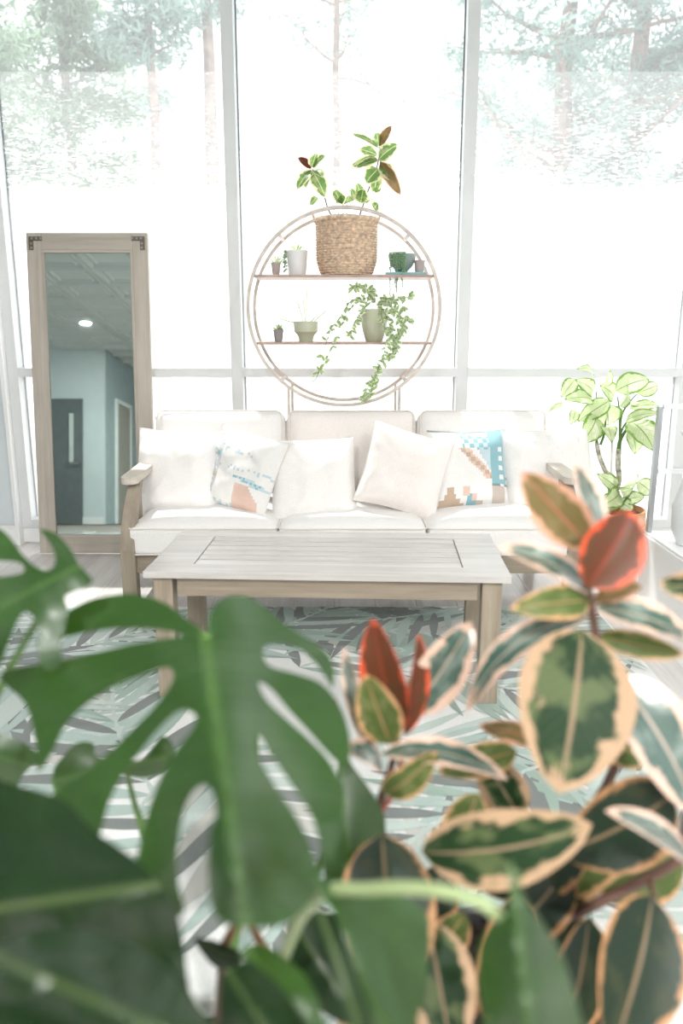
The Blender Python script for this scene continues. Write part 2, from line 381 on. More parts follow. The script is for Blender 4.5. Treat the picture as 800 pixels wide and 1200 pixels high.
for (x, y, a, L, l, col) in [(-.15, 2.62, .75, 1.1, .42, (0, 0, 1, 2)), (.55, 2.70, .55, .9, .34, (0, 3, 1, 2)), (-.85, 2.75, 2.6, 1.0, .36, (1, 3, 3, 2)), (-.5, 3.3, -1.9, 1.0, .34, (2, 0, 1)), (-1.35, 2.3, 1.1, 1.0, .33, (3, 1, 3, 2)),
        (-1.9, 1.9, .3, 1.1, .32, (2, 3, 1)), (-1.0, 1.5, 1.5, 1.0, .34, (1, 3, 2)), (-.3, 1.6, 2.3, 1.1, .34, (0, 1, 4, 2)), (.1, 2.15, -.4, 1.0, .32, (2, 1, 0, 3)), (.45, 2.2, -1.7, .8, .30, (1, 0, 2)),
        (.9, 2.3, 2.0, .8, .3, (1, 4, 2, 3)), (.3, 1.5, .5, .9, .32, (3, 1, 2)), (-.1, 1.0, 1.1, 1.0, .32, (1, 3, 2, 4)), (-1.6, 1.0, .6, 1.0, .33, (3, 1, 2)), (.9, 3.25, -2.4, .8, .32, (1, 3, 0)), (.9, 1.3, 2.2, .8, .3, (0, 3, 2)), (-1.9, 3.1, -.6, .9, .33, (3, 0, 3, 1)),
        (.35, 2.95, -.1, .8, .26, (3, 4, 1)), (-.45, 2.1, -.9, .9, .3, (3, 4, 1, 2)), (-.8, 3.0, .2, .7, .22, (4, 3)), (-.25, 2.95, .15, .9, .30, (0, 2, 0, 4)), (.45, 3.2, -2.7, .9, .30, (0, 2, 1)), (-.6, 2.75, .5, .8, .30, (1, 2, 0)), (.15, 2.6, -.2, .7, .28, (2, 0, 3)), (.6, 2.0, -2.6, .9, .28, (1, 2, 0, 3)), (-1.5, 2.8, -.5, .9, .3, (3, 2, 1))]:
    frond((x, y), a, L, 15, l, col)
obj('leaf_pattern', pb, LC, rug, False, kind='stuff')

# ---------------------------------------------------------------- coffee table
a0 = V((-.624, 2.369, 0)); a1 = V((.524, 2.315, 0)); TW, TD, TZ = 1.149, .518, .448
ang = math.atan2(a1.y - a0.y, a1.x - a0.x)
tc_ = (a0 + a1) / 2 + Matrix.Rotation(ang, 3, 'Z') @ V((0, TD / 2, 0))
tab = empty('coffee_table', (tc_.x, tc_.y, .009), 'weathered grey wooden slatted coffee table standing on the leaf rug', 'coffee table', rz=ang)
def tp(name, c, s, m, bev=.003): return obj(name, box(c, s, bev), m, tab, False, local=True)
H = TZ - .009; th = .022
tp('top_rail', (0, -TD / 2 + .045, H - th / 2), (TW, .09, th), W_TOP, .0015); tp('top_rail', (0, TD / 2 - .04, H - th / 2), (TW, .08, th), W_TOP, .001)
for s in (-1, 1): tp('top_end_board', (s * (TW / 2 - .07), .005, H - th / 2), (.14, TD - .175, th - .001), W_TOP)
SL = (TD - .17 - 6 * .011) / 6; y = -TD / 2 + .09 + .003
for k in range(6): tp('slat', (0, y + SL / 2 + .001, H - th / 2 - .001), (TW - .286, SL, th - .002), W_TOP, .0008); y += SL + .011
for s in (-1, 1):
    tp('apron', (0, s * (TD / 2 - .035), H - th - .034), (TW - .2, .022, .064), W_OAK_X)
    tp('apron', (s * (TW / 2 - .06), 0, H - th - .034), (.022, TD - .16, .064), W_OAK_Y)
    for t in (-1, 1): tp('leg', (s * (TW / 2 - .055), t * (TD / 2 - .05), (H - th) / 2), (.062, .062, H - th), W_OAK_Z, .004)
tp('under_batten', (0, 0, H - th - .012), (.05, TD - .09, .02), W_OAK_Y)

# ---------------------------------------------------------------- sofa
def soft_box(s, r, crown=.02, n=14, rot=None, loc=(0, 0, 0), seed=0, sag=0.0, wr=.004):
    bm = bmesh.new(); bmesh.ops.create_cube(bm, size=2)
    bmesh.ops.subdivide_edges(bm, edges=bm.edges[:], cuts=n, use_grid_fill=True)
    hx, hy, hz = s[0] / 2, s[1] / 2, s[2] / 2
    for v in bm.verts:
        p = v.co.copy(); q = V((p.x * hx, p.y * hy, p.z * hz))
        c = V((max(-hx + r, min(hx - r, q.x)), max(-hy + r, min(hy - r, q.y)), max(-hz + r, min(hz - r, q.z))))
        d = q - c
        if d.length > 1e-6: q = c + d.normalized() * r
        e = (1 - p.x ** 2) * (1 - p.y ** 2)
        if p.z > .2: q.z += crown * (e ** .6)
        ex = (1 - p.y ** 2) * (1 - p.z ** 2); q.x += (p.x ** 3) * .006 * ex
        q += V((noise.noise(q * 7 + V((seed, 0, 0))), noise.noise(q * 7 + V((0, seed, 3))), noise.noise(q * 6 + V((seed, 5, 0))))) * wr
        v.co = q
    if rot is not None: bm.transform(rot.to_matrix().to_4x4())
    bm.transform(Matrix.Translation(loc)); return bm
def piping(s, inset, z, r=.004, rot=None, loc=(0, 0, 0), seed=0, axis='z'):
    hx, hy = s[0] / 2 - .001, s[1] / 2 - .001; c = .03; pts = []
    for (cx, cy, a) in ((hx - c, hy - c, 0), (-hx + c, hy - c, 90), (-hx + c, -hy + c, 180), (hx - c, -hy + c, 270)):
        for k in range(5): t = R(a + k * 22.5); pts.append(V((cx + c * cos(t), cy + c * sin(t), z)))
    full = []
    for i, p in enumerate(pts):
        q = pts[(i + 1) % len(pts)]; m = max(1, int((q - p).length / .05))
        full += [p.lerp(q, k / m) for k in range(m)]
    full = [p + V((0, 0, noise.noise(p * 7 + V((seed, 5, 0))) * .003)) for p in full]
    bm = tube(full, r, seg=6, closed=True)
    if rot is not None: bm.transform(rot.to_matrix().to_4x4())
    bm.transform(Matrix.Translation(loc)); return bm
SX0, SX1, SF = -.93, 1.01, 3.2
sofa = empty('sofa', ((SX0 + SX1) / 2, 3.55, 0), 'cream cushioned three seat sofa with weathered wooden frame below the windows', 'sofa')
def sp_(name, c, s, m, bev=.004, rot=None): return obj(name, box(c, s, bev, rot), m, sofa, False)
sp_('front_rail', ((SX0 + SX1) / 2, SF + .03, .213), (SX1 - SX0 - .12, .03, .085), W_OAK_X)
sp_('back_rail', ((SX0 + SX1) / 2, 3.93, .23), (SX1 - SX0 - .12, .03, .09), W_OAK_X)
for s, X in ((-1, SX0 + .03), (1, SX1 - .03)):
    sp_('side_rail', (X, 3.55, .22), (.03, .66, .09), W_OAK_Y)
    sp_('leg', (X, SF + .02, .14), (.062, .06, .28), W_OAK_Z)
    pst = bmesh.new()   # tapered, inward leaning arm post
    rings = []
    for k in range(7):
        t = k / 6; ww = .062 * (1 - t) + .05 * t; dd = .06 * (1 - t) + .045 * t
        cx = X - s * .03 * t * t; cyy = SF + .02 + .07 * t ** 1.2; z = .28 + .28 * t
        rings.append([pst.verts.new((cx + a * ww / 2, cyy + b_ * dd / 2, z)) for a, b_ in ((-1, -1), (1, -1), (1, 1), (-1, 1))])
    for p, q in zip(rings, rings[1:]):
        for k in range(4): pst.faces.new((p[k], p[(k + 1) % 4], q[(k + 1) % 4], q[k]))
    pst.faces.new(rings[0][::-1]); pst.faces.new(rings[-1]); obj('arm_post', pst, W_OAK_Z, sofa, False)
    sp_('back_post', (X, 3.95, .38), (.05, .05, .76), W_OAK_Z)
    sp_('arm_stile', (X - s * .012, 3.38, .41), (.018, .045, .30), W_OAK_Z)
    ab = bmesh.new(); out = []
    for k in range(9): t = pi + pi * k / 8; out.append((.036 * cos(t), SF + .05 + .04 * sin(t)))
    out += [(.034, 3.60), (.028, 3.97), (-.028, 3.97), (-.034, 3.60)]
    lo = [ab.verts.new((X - s * .014 + a, b_, .556 + (b_ - SF) * .02)) for a, b_ in out]; hi = [ab.verts.new((X - s * .014 + a, b_, .584 + (b_ - SF) * .02)) for a, b_ in out]
    ab.faces.new(lo[::-1]); ab.faces.new(hi)
    for k in range(len(out)): ab.faces.new((lo[k], lo[(k + 1) % len(out)], hi[(k + 1) % len(out)], hi[k]))
    obj('armrest', ab, W_ARM, sofa, False)
sp_('top_rail', ((SX0 + SX1) / 2, 3.985, .70), (SX1 - SX0 - .06, .03, .06), W_OAK_X)
for k in range(10): sp_('back_slat', (SX0 + .15 + k * .182, 3.985, .47), (.04, .015, .42), W_OAK_Z)
for k in range(7): sp_('seat_slat', ((SX0 + SX1) / 2, 3.27 + k * .1, .238), (SX1 - SX0 - .13, .06, .012), W_OAK_X)
CW = .628
for k in range(3):
    cx = -.895 + CW * (k + .5)
    st = obj('seat_cushion', soft_box((CW - .004, .62, .125), .022, .035, seed=k * 3, loc=(cx, SF + .305, .315)), CREAM, sofa)
    obj('piping', piping((CW, .622, 0), 0, .055, loc=(cx, SF + .305, .315), seed=k), PIPE, st)
    obj('piping', piping((CW, .622, 0), 0, -.056, loc=(cx, SF + .305, .315), seed=k), PIPE, st)
    rt = Euler((R(78), 0, 0)); lc = (cx, 3.80, .60)
    bk = obj('back_cushion', soft_box((CW - .008, .40, .15), .05, .03, seed=20 + k * 5, rot=rt, loc=lc), [CREAM, CREAM2, CREAM][k], sofa)
    obj('piping', piping((CW - .03, .39, 0), 0, .065, rot=rt, loc=lc, seed=k), PIPE, bk)

# ---------------------------------------------------------------- throw pillows
def pillow_bm(S, thick, seed, pat=None, N=34, ear=.07):
    bm = bmesh.new(); G = {}
    for side in (1, -1):
        for i in range(N + 1):
            for j in range(N + 1):
                u = -1 + 2 * i / N; v = -1 + 2 * j / N; edge = i in (0, N) or j in (0, N)
                if edge and side == -1: G[side, i, j] = G[1, i, j]; continue
                x = u * (1 - ear * (1 - v * v)) * S / 2; z = v * (1 - ear * (1 - u * u)) * S / 2
                hgt = 0 if edge else thick / 2 * (max(0, 1 - u ** 4) ** .7 * max(0, 1 - v ** 4) ** .7) 
                q = V((x, 0, z)); wr = noise.noise(q * 9 + V((seed, side, 0))) * .010 + noise.noise(q * 22 + V((seed, side, 4))) * .004
                rad = abs(u * v); wr += .006 * sin(14 * math.atan2(v, u) + seed) * rad * (1 - rad)
                drop = noise.noise(V((u * 1.3, v * 1.3, seed))) * .012
                G[side, i, j] = bm.verts.new((x, -side * (hgt + (0 if edge else wr * .9)) + drop, z + drop * .4))
    for side in (1, -1):
        for i in range(N):
            for j in range(N):
                f = [G[side, i, j], G[side, i + 1, j], G[side, i + 1, j + 1], G[side, i, j + 1]]
                if len(set(f)) < 3: continue
                if side == -1: f.reverse()
                try: fc = bm.faces.new(f)
                except Exception: continue
                if pat and side == 1: fc.material_index = pat(i, j)
    return bm
def edge_tube(S, seed, ear=.07):
    pts = []; M = 20
    for k in range(4 * M):
        s, t = divmod(k, M); t = -1 + 2 * t / M
        u, v = ((t, -1), (1, t), (-t, 1), (-1, -t))[s]
        dr_ = noise.noise(V((u * 1.3, v * 1.3, seed))) * .012
        pts.append(V((u * (1 - ear * (1 - v * v)) * S / 2, dr_, v * (1 - ear * (1 - u * u)) * S / 2 + dr_ * .4)))
    return tube(pts, .0028, seg=5, closed=True)
PATM = [fabric('kilim_white', (.80, .79, .77)), fabric('kilim_teal', (.26, .47, .52)), fabric('kilim_pale_blue', (.52, .64, .68)), fabric('kilim_tan', (.52, .40, .30)), fabric('kilim_blush', (.72, .52, .44)), fabric('kilim_taupe', (.55, .48, .43)), fabric('kilim_dark', (.22, .30, .31)), fabric('kilim_lilac', (.60, .58, .62))]
def pat_right(i, j):           # 34 x 34 blocks, i left to right, j bottom to top
    i2, j2 = i // 2, j // 2    # 17 x 17
    if i >= 25:
        if j < 9: return 5 if i < 31 else 0
        if i in (29, 30) and j % 4 in (0, 1) and j < 26: return 0
        if j == 9 or (i + j) % 11 == 0 and j < 13: return 6
        return 1 if i < 32 else 2
    if j >= 14 and i > 17 and j < 31:
        if i - 17 > (24 - j) * .62 + 2: return 2 if j < 25 else (1 if (i2 + j2) % 2 else 2)
    if 12 <= j <= 25 and abs((i - 13) - (25 - j) * .85) < 2.3: return 4 if (i2 + j2) % 3 else 3
    if j >= 24 and 13 <= i <= 17 and (i2 + j2) % 2: return 1
    if j < 9 and abs(i - 6) <= (6 - (j // 2) * 1.6 if j < 6 else 1): return 3
    if 5 <= j <= 8 and 12 <= i <= 14: return 4
    if j < 6 and 14 <= i <= 17: return 1 if i < 16 or j < 3 else 4
    if j < 3 and 18 <= i <= 20: return 5
    if j == 33 or (i < 2 and 18 < j < 22): return 6
    return 0
rp = random.Random(11)
def pat_left(i, j):
    if i < 8:
        if i < 1: return 0
        return rp.choice((7, 7, 2, 0, 5)) if j > 25 else (rp.choice((1, 2, 5)) if (j // 3) % 3 == 1 else rp.choice((7, 0, 2, 7)))
    if j < 12 and i > 18 and i < 31 - max(0, j - 6): return 4
    if 11 < j < 15 and abs((i - 8) * .22 - (17 - j)) < 1.2: return 2 if rp.random() < .7 else 1
    if j in (17, 18, 24, 25) and rp.random() < .25: return 2
    if j < 3: return 2 if rp.random() < .5 else 0
    return 0
def pillow(px, py, y, S, thick, lean, roll, yaw, seed, label, mats, pat=None, group=None, zfix=None):
    c = PY(px, py, y)
    o = obj('throw_pillow', pillow_bm(S, thick, seed, pat), mats, None)
    o.location = c; o.rotation_euler = (Matrix.Rotation(R(yaw), 3, 'Z') @ Matrix.Rotation(R(-lean), 3, 'X') @ Matrix.Rotation(R(roll), 3, 'Y')).to_euler()
    setprops(o, label, 'pillow', group)
    o2 = obj('piping', edge_tube(S, seed), PIPE, o, local=True)
    return o
WP = 'throw pillows on the sofa'
pillow(208, 554, 3.56, .40, .15, 20, 2, -6, 1, 'plain white throw pillow against the left arm of the sofa', CREAM, group=WP)
pillow(284, 554, 3.50, .375, .13, 20, 11, -26, 2.7, 'patterned throw pillow with a peach patch and a lilac side band', PATM, pat_left, group=WP)
pillow(367, 563, 3.47, .39, .14, 22, -2, 3, 5.1, 'plain square white pillow in the middle beside the peach-patched pillow', CREAM, group=WP)
pillow(474, 552, 3.46, .375, .14, 20, 17, 5, 8.3, 'plain tilted cream pillow leaning on the teal-banded patterned pillow', CREAM2, group=WP)
pillow(549, 551, 3.56, .38, .13, 20, 1, 12, 9.9, 'patterned throw pillow with a teal side band and tan stepped motifs', PATM, pat_right, group=WP)
pillow(643, 555, 3.60, .44, .15, 20, -5, 4, 12.2, 'plain white throw pillow at the sofa end beside the tall potted plant', CREAM, group=WP)

# ---------------------------------------------------------------- leaning mirror
mb_, mt_ = V((-1.305, 4.085, .009)), V((-1.305, 4.275, 1.66))
ML = (mt_ - mb_).length; tilt = math.atan2(mt_.y - mb_.y, mt_.z - mb_.z)
mir = empty('standing_mirror', mb_, 'tall wood framed mirror leaning on the window left of the sofa', 'mirror'); mir.rotation_euler = (-tilt, 0, 0)
MW = .622
def mp_(n, c, s, m, bev=.003, par=None): return obj(n, box(c, s, bev), m, par or mir, False, local=True)
for s in (-1, 1): mp_('side_rail', (s * (MW / 2 - .038), 0, ML / 2), (.076, .03, ML), W_MIR)
mp_('top_rail', (0, 0, ML - .043), (MW - .152, .0295, .086), W_MIRX); mp_('bottom_rail', (0, 0, .043), (MW - .152, .0295, .086), W_MIRX)
for s in (-1, 1): mp_('inner_bead', (s * (MW / 2 - .083), -.008, ML / 2), (.016, .02, ML - .17), W_MIR)
for z in (.093, ML - .093): mp_('inner_bead', (0, -.008, z), (MW - .15, .02, .014), W_MIRX)
mg = NT('silvered_glass'); mg.b.inputs['Base Color'].default_value = (.58, .68, .645, 1); mg.b.inputs['Metallic'].default_value = 1; mg.b.inputs['Roughness'].default_value = .012
mp_('mirror_glass', (0, -.004, ML / 2), (MW - .17, .008, ML - .19), mg.m, 0)
BRZ = plain('aged_bronze', (.16, .14, .12), .45, .8, bump=.6, bscale=120)
for s in (-1, 1):
    bb = bmesh.new(); x0 = s * (MW / 2 - .020); z0 = ML - .020
    add_box(bb, (x0 - s * .028, -.017, z0 - .010), (.068, .004, .022), .001); add_box(bb, (x0 - s * .006, -.017, z0 - .038), (.024, .004, .058), .001)
    br = obj('corner_bracket', bb, BRZ, mir, False, local=True)
    for (dx, dz) in ((-.012, -.009), (-.034, -.009), (-.056, -.009), (-.008, -.034), (-.008, -.056)):
        obj('stud', lathe([(.0065, 0), (.005, .003), (0, .0045)], (0, 0, 0), 8).__class__ and box((x0 + s * dx, -.0205, z0 + dz), (.011, .004, .011), .0015), plain('bronze_stud', (.32, .29, .25), .35, .8), br, False)

# ---------------------------------------------------------------- leaves
def leaf_mesh(base, tip, width, nrm=None, bow=.12, cup=.18, shape='ficus', nu=5, nv=10, twist=0, curl=0, wav=0):
    base, tip = V(base), V(tip); ax = tip - base; L = ax.length; T = ax.normalized()
    if nrm is None: nrm = V((0, -1, .45))
    nrm = V(nrm); N = (nrm - T * nrm.dot(T))
    N = N.normalized() if N.length > 1e-3 else T.orthogonal().normalized()
    S = T.cross(N).normalized(); bm = bmesh.new(); uvl = bm.loops.layers.uv.new('UVMap'); g = []; seed = base.x * 31 + tip.z * 17
    for j in range(nv + 1):
        t = j / nv; c = base.lerp(tip, t) + N * (bow * L * 4 * t * (1 - t)) - N * curl * L * t ** 3
        if shape == 'ficus': wt = max(0, sin(pi * min(1, t ** .92))) ** .62 * (1 - .18 * t) if t < .96 else .10
        elif shape == 'lance': wt = max(0, sin(pi * t ** .8)) ** .9
        elif shape == 'heart': wt = (1 - t) ** .7 * (min(1, t * 9 + .35)) * 1.05
        else: wt = max(0, sin(pi * t ** .75)) ** .7
        if t >= 1: wt = 0
        if t <= 0 and shape != 'heart': wt = .05
        tw = twist * (t - .5); Sd = S * cos(tw) + N * sin(tw); Nd = N * cos(tw) - S * sin(tw)
        row = []
        for i in range(nu * 2 + 1):
            u = (i - nu) / nu; off = u * wt * width / 2
            p = c + Sd * off + Nd * (cup * abs(u) ** 1.6 * wt * width / 2) + Nd * wav * width * sin(t * 17 + seed + (3 if u > 0 else 0)) * abs(u) ** 2 * wt
            if shape == 'heart' and t < .12: p -= T * (abs(u) * .10 * L * (1 - t / .12))
            row.append((bm.verts.new(p), (u * .5 + .5, t)))
        g.append(row)
    for j in range(nv):
        for i in range(nu * 2):
            q = (g[j][i], g[j][i + 1], g[j + 1][i + 1], g[j + 1][i])
            f = bm.faces.new([a[0] for a in q])
            for lp, a in zip(f.loops, q): lp[uvl].uv = a[1]
    return bm
def add_leaf(par, base, tip, width, mat, **k):
    name = k.pop('name', 'leaf'); me = bpy.data.meshes.new(name); bm = leaf_mesh(base, tip, width, **k); bm.to_mesh(me); bm.free()
    return obj(name, me, mat, par)
GREEN = (.045, .11, .035); CRM = (.74, .62, .45); OLV = (.28, .31, .17)
M_FIC = leaf_mat('variegated_rubber_leaf', (.007, .030, .007), (.075, .105, .04), (.40, .27, .165), (.25, .18, .11), edge=.30, rough=.5, trans=.22, veins=.06)
M_FIC2 = leaf_mat('sky_sheen_rubber_leaf', (.025, .07, .05), (.12, .17, .14), (.62, .42, .32), (.36, .28, .22), edge=.33, rough=.25, spec=1.0, coat=.6, trans=.12, veins=.08)  # paler, bluer copy of the rubber leaf; sky sheen is in its colour
M_OLV = leaf_mat('olive_rubber_leaf', (.08, .12, .03), (.14, .17, .06), (.62, .36, .18), (.38, .23, .11), edge=.17, rough=.4, trans=.4, veins=.06, patch=.7)
M_TAN = leaf_mat('tan_rubber_leaf', (.17, .13, .05), (.22, .17, .08), (.66, .36, .24), (.45, .16, .10), edge=.20, rough=.4, trans=.4, veins=.05, patch=.7)
M_RED = leaf_mat('red_new_rubber_leaf', (.075, .025, .010), (.065, .03, .012), (.50, .07, .025), (.18, .03, .015), edge=.17, rough=.38, trans=.07, tcol=(.6, .09, .03), veins=.04)
M_DRK = leaf_mat('deep_green_rubber_leaf', (.007, .02, .009), (.02, .03, .012), (.38, .20, .09), (.16, .11, .06), edge=.12, rough=.35, trans=.12, veins=.05, patch=.5)
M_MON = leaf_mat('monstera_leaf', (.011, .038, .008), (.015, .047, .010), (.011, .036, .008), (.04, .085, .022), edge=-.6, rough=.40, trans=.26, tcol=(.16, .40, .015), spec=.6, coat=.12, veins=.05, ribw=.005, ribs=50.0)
M_MONL = leaf_mat('shaded_monstera_leaf', (.008, .022, .007), (.011, .027, .008), (.008, .022, .007), (.045, .07, .025), edge=-.6, rough=.3, trans=.06, tcol=(.05, .12, .02), veins=.04, ribw=.005, ribs=50.0)  # darker copy of the monstera leaf, shade put into its greens
M_DIE = leaf_mat('cream_green_leaf', (.64, .73, .44), (.78, .82, .62), (.20, .37, .08), (.24, .40, .12), edge=.20, rough=.35, trans=.45, veins=.45, patch=.6)
M_POT = leaf_mat('pothos_leaf', (.30, .46, .18), (.50, .62, .34), (.88, .9, .76), (.7, .78, .5), edge=.36, rough=.35, trans=.55, veins=.1, patch=1.2)
M_BF = leaf_mat('backlit_shelf_rubber_leaf', (.16, .30, .08), (.36, .44, .20), (.86, .82, .56), (.76, .76, .5), edge=.30, rough=.35, trans=.5, veins=.1)  # leaf colours lightened to carry the backlight from the window
STEM = plain('green_stem', (.09, .18, .045), .45); STEMB = plain('brown_stem', (.10, .05, .035), .6, var=.3, scale=30); STEMR = plain('red_stem', (.28, .08, .06), .5, var=.3, scale=40); PALEST = plain('pale_petiole', (.26, .33, .16), .4)
SOIL = plain('potting_soil', (.035, .024, .018), .95, var=.5, scale=60, bump=1, bscale=90)

# ---------------------------------------------------------------- big foreground plants
def catmull(pts, n=4):
    out = []; m = len(pts)
    for i in range(m):
        p0, p1, p2, p3 = [V(pts[(i + k) % m]) for k in (-1, 0, 1, 2)]
        for k in range(n):
            t = k / n
            out.append(.5 * ((2 * p1) + (p2 - p0) * t + (2 * p0 - 5 * p1 + 4 * p2 - p3) * t * t + (3 * p1 - p0 - 3 * p2 + p3) * t ** 3))
    return out
def split_leaf(par, outline, rib, Z0, zx=0, zy=0, fold=.0, mat=None, step=15, wob=.012, name='leaf', zyy=0):
    """a large cut leaf: outline and midrib as seen from the camera, laid on a curved surface in space"""
    ol = catmull(outline, 3); n = len(ol)
    xs = [p.x for p in ol]; ys = [p.y for p in ol]
    def inside(x, y):
        r = False; j = n - 1
        for i in range(n):
            if (ol[i].y > y) != (ol[j].y > y) and x < (ol[j].x - ol[i].x) * (y - ol[i].y) / (ol[j].y - ol[i].y) + ol[i].x: r = not r
            j = i
        return r
    pts = [V((p.x, p.y)) for p in ol]
    r0, r1 = V(rib[0]), V(rib[1]); rd = (r1 - r0); RL = rd.length; rd.normalize(); rn = V((-rd.y, rd.x))
    y = min(ys)
    while y < max(ys):
        x = min(xs) + (step / 2 if int(y / step) % 2 else 0)
        while x < max(xs):
            if inside(x, y) and min((V((x, y)) - q).length for q in pts[:n]) > step * .35: pts.append(V((x, y)))
            x += step
        y += step * .87
    vs, es, fs, *_ = geometry.delaunay_2d_cdt(pts, [(i, (i + 1) % n) for i in range(n)], [list(range(n))], 1, 1e-4)
    bm = bmesh.new(); uvl = bm.loops.layers.uv.new('UVMap'); bv = []; uvs = []
    cx, cyy = r0
    for q in vs:
        d = V((q.x, q.y)) - r0; a = d.dot(rd); s = d.dot(rn)
        Z = Z0 + zx * (q.x - cx) / 1000 + zy * (q.y - cyy) / 1000 + zyy * ((q.y - cyy) / 1000) ** 2 * (1 if q.y > cyy else 0) + fold * (1 - math.exp(-(s / 60) ** 2)) * .06 + fold * abs(s) / 1000 * .5
        Z += wob * noise.noise(V((q.x / 70, q.y / 70, Z0 * 9))) 
        bv.append(bm.verts.new(P(q.x, q.y, Z))); uvs.append((.5 + s / (RL * 1.3) * .5 * 1.0, a / RL))
    for f in fs:
        try: fc = bm.faces.new([bv[i] for i in f])
        except Exception: continue
        for lp, i in zip(fc.loops, f): lp[uvl].uv = uvs[i]
    bmesh.ops.recalc_face_normals(bm, faces=bm.faces)
    me = bpy.data.meshes.new(name); bm.to_mesh(me); bm.free()
    return obj(name, me, mat or M_MON, par)
def S(par, pts, r0, r1, mat, name='stem'):
    pp = smooth_path(pts, 7); n = len(pp)
    return obj(name, tube(pp, [r0 + (r1 - r0) * k / (n - 1) for k in range(n)], seg=9), mat, par)

MP = V((-.16, .78, .009))
mon = empty('monstera_plant', MP, 'large green split-leaf monstera standing in front of the rug', 'plant')
obj('pot', lathe(pot_profile(.11, .15, .27, .008, .006), MP, 40), plain('white_glazed_pot', (.8, .8, .78), .3), mon)
obj('soil', lathe([(0, .245), (.14, .245), (.14, .235), (0, .235)], MP, 30), SOIL, mon)
hero = [(243, 742), (245, 722), (256, 705), (278, 697), (300, 704), (322, 722), (345, 739), (368, 753), (385, 768), (391, 785), (390, 806), (380, 792), (362, 768), (338, 756), (318, 754), (308, 762), (315, 780),
        (345, 789), (375, 800), (395, 822), (407, 850), (411, 880), (404, 899), (385, 884), (362, 858), (338, 832), (318, 808), (303, 800), (312, 820), (335, 842), (362, 866), (388, 895), (402, 930), (398, 972), (388, 1008), (378, 1000), (366, 958), (345, 925), (318, 885), (303, 862), (300, 880), (325, 925), (350, 962), (374, 1024), (368, 1050), (340, 1080), (296, 1087), (262, 1082), (247, 1060), (243, 1025), (246, 972), (253, 958),
        (250, 932), (240, 920), (226, 928), (214, 955), (208, 1000), (210, 1040), (216, 1068), (200, 1078), (180, 1068), (160, 1050), (158, 1020), (168, 970), (184, 920), (205, 880), (225, 855), (229, 838), (212, 832), (190, 850), (165, 880), (146, 905), (128, 940), (115, 985), (98, 1022), (86, 990), (58, 948), (62, 930), (105, 900), (150, 860), (186, 822), (203, 795), (196, 782), (165, 792), (120, 812), (80, 845), (62, 880), (44, 905), (42, 870), (30, 825), (4, 800), (5, 786), (50, 778), (100, 768), (150, 756), (195, 748), (215, 745), (188, 738), (140, 736), (95, 742), (58, 752), (44, 757), (48, 742), (78, 717), (112, 701), (158, 696), (195, 708), (222, 728), (236, 738)]
split_leaf(mon, hero, ((240, 745), (288, 1085)), .80, zy=-1.25, zyy=1.5, fold=.9, wob=.03)
lb = [(47, 620), (65, 625), (82, 642), (93, 662), (109, 681), (93, 691), (76, 699), (80, 715), (76, 735), (72, 755), (72, 775), (60, 788), (46, 775), (45, 741), (40, 725), (31, 717), (21, 727), (8, 758), (-5, 785), (-60, 800), (-80, 740), (-60, 680), (-20, 677), (10, 675), (28, 670), (24, 660), (0, 657), (-40, 655), (-42, 636), (-10, 618), (6, 624), (17, 637), (27, 651), (42, 664), (58, 668), (65, 658), (62, 643), (55, 632)]
split_leaf(mon, lb, ((60, 680), (-60, 740)), .90, zx=.1, zy=-1.0, fold=.6, step=10, wob=.03)
lc = [(-30, 905), (0, 915), (40, 925), (78, 940), (108, 972), (150, 1000), (188, 1035), (208, 1070), (216, 1110), (222, 1160), (235, 1240), (-40, 1250)]
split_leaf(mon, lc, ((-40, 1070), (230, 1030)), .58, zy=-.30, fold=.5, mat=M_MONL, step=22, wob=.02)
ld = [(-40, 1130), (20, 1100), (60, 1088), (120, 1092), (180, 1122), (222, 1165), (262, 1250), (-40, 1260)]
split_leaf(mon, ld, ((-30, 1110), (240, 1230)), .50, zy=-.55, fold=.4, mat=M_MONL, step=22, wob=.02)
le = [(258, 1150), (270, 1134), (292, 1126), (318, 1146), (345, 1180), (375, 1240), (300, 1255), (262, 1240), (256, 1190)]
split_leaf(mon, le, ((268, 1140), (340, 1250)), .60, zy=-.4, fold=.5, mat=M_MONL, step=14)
le2 = [(280, 1118), (300, 1105), (330, 1118), (362, 1150), (378, 1190), (385, 1240), (352, 1235), (330, 1170), (300, 1135)]
split_leaf(mon, le2, ((290, 1112), (375, 1230)), .66, zy=-.5, fold=.3, mat=M_MON, step=14)
lg = [(366, 1030), (392, 1032), (430, 1042), (470, 1050), (498, 1068), (503, 1100), (498, 1160), (480, 1215), (445, 1250), (430, 1190), (414, 1130), (392, 1072)]
split_leaf(mon, lg, ((368, 1032), (470, 1240)), .64, zy=-.25, fold=.6, step=13)
lg2 = [(372, 1060), (390, 1085), (412, 1125), (428, 1180), (440, 1240), (420, 1240), (402, 1180), (385, 1120), (372, 1085)]
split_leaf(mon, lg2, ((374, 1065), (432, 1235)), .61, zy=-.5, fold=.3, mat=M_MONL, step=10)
lh = [(597, 1008), (608, 1030), (614, 1052), (640, 1088), (664, 1135), (684, 1250), (572, 1250), (566, 1190), (560, 1120), (570, 1090), (592, 1072), (597, 1040)]
split_leaf(mon, lh, ((600, 1020), (625, 1250)), .55, zy=-.2, fold=.7, step=14)
li = [(398, 880), (415, 900), (440, 935), (452, 965), (440, 1000), (415, 1030), (385, 1040), (380, 1000), (395, 950)]
split_leaf(mon, li, ((400, 890), (410, 1035)), .95, zy=-.2, fold=.4, step=12)
lj = [(335, 1085), (365, 1070), (400, 1075), (425, 1110), (430, 1170), (410, 1200), (372, 1180), (340, 1130)]
split_leaf(mon, lj, ((345, 1085), (415, 1190)), .86, zy=-.3, fold=.4, mat=M_MONL, step=13)
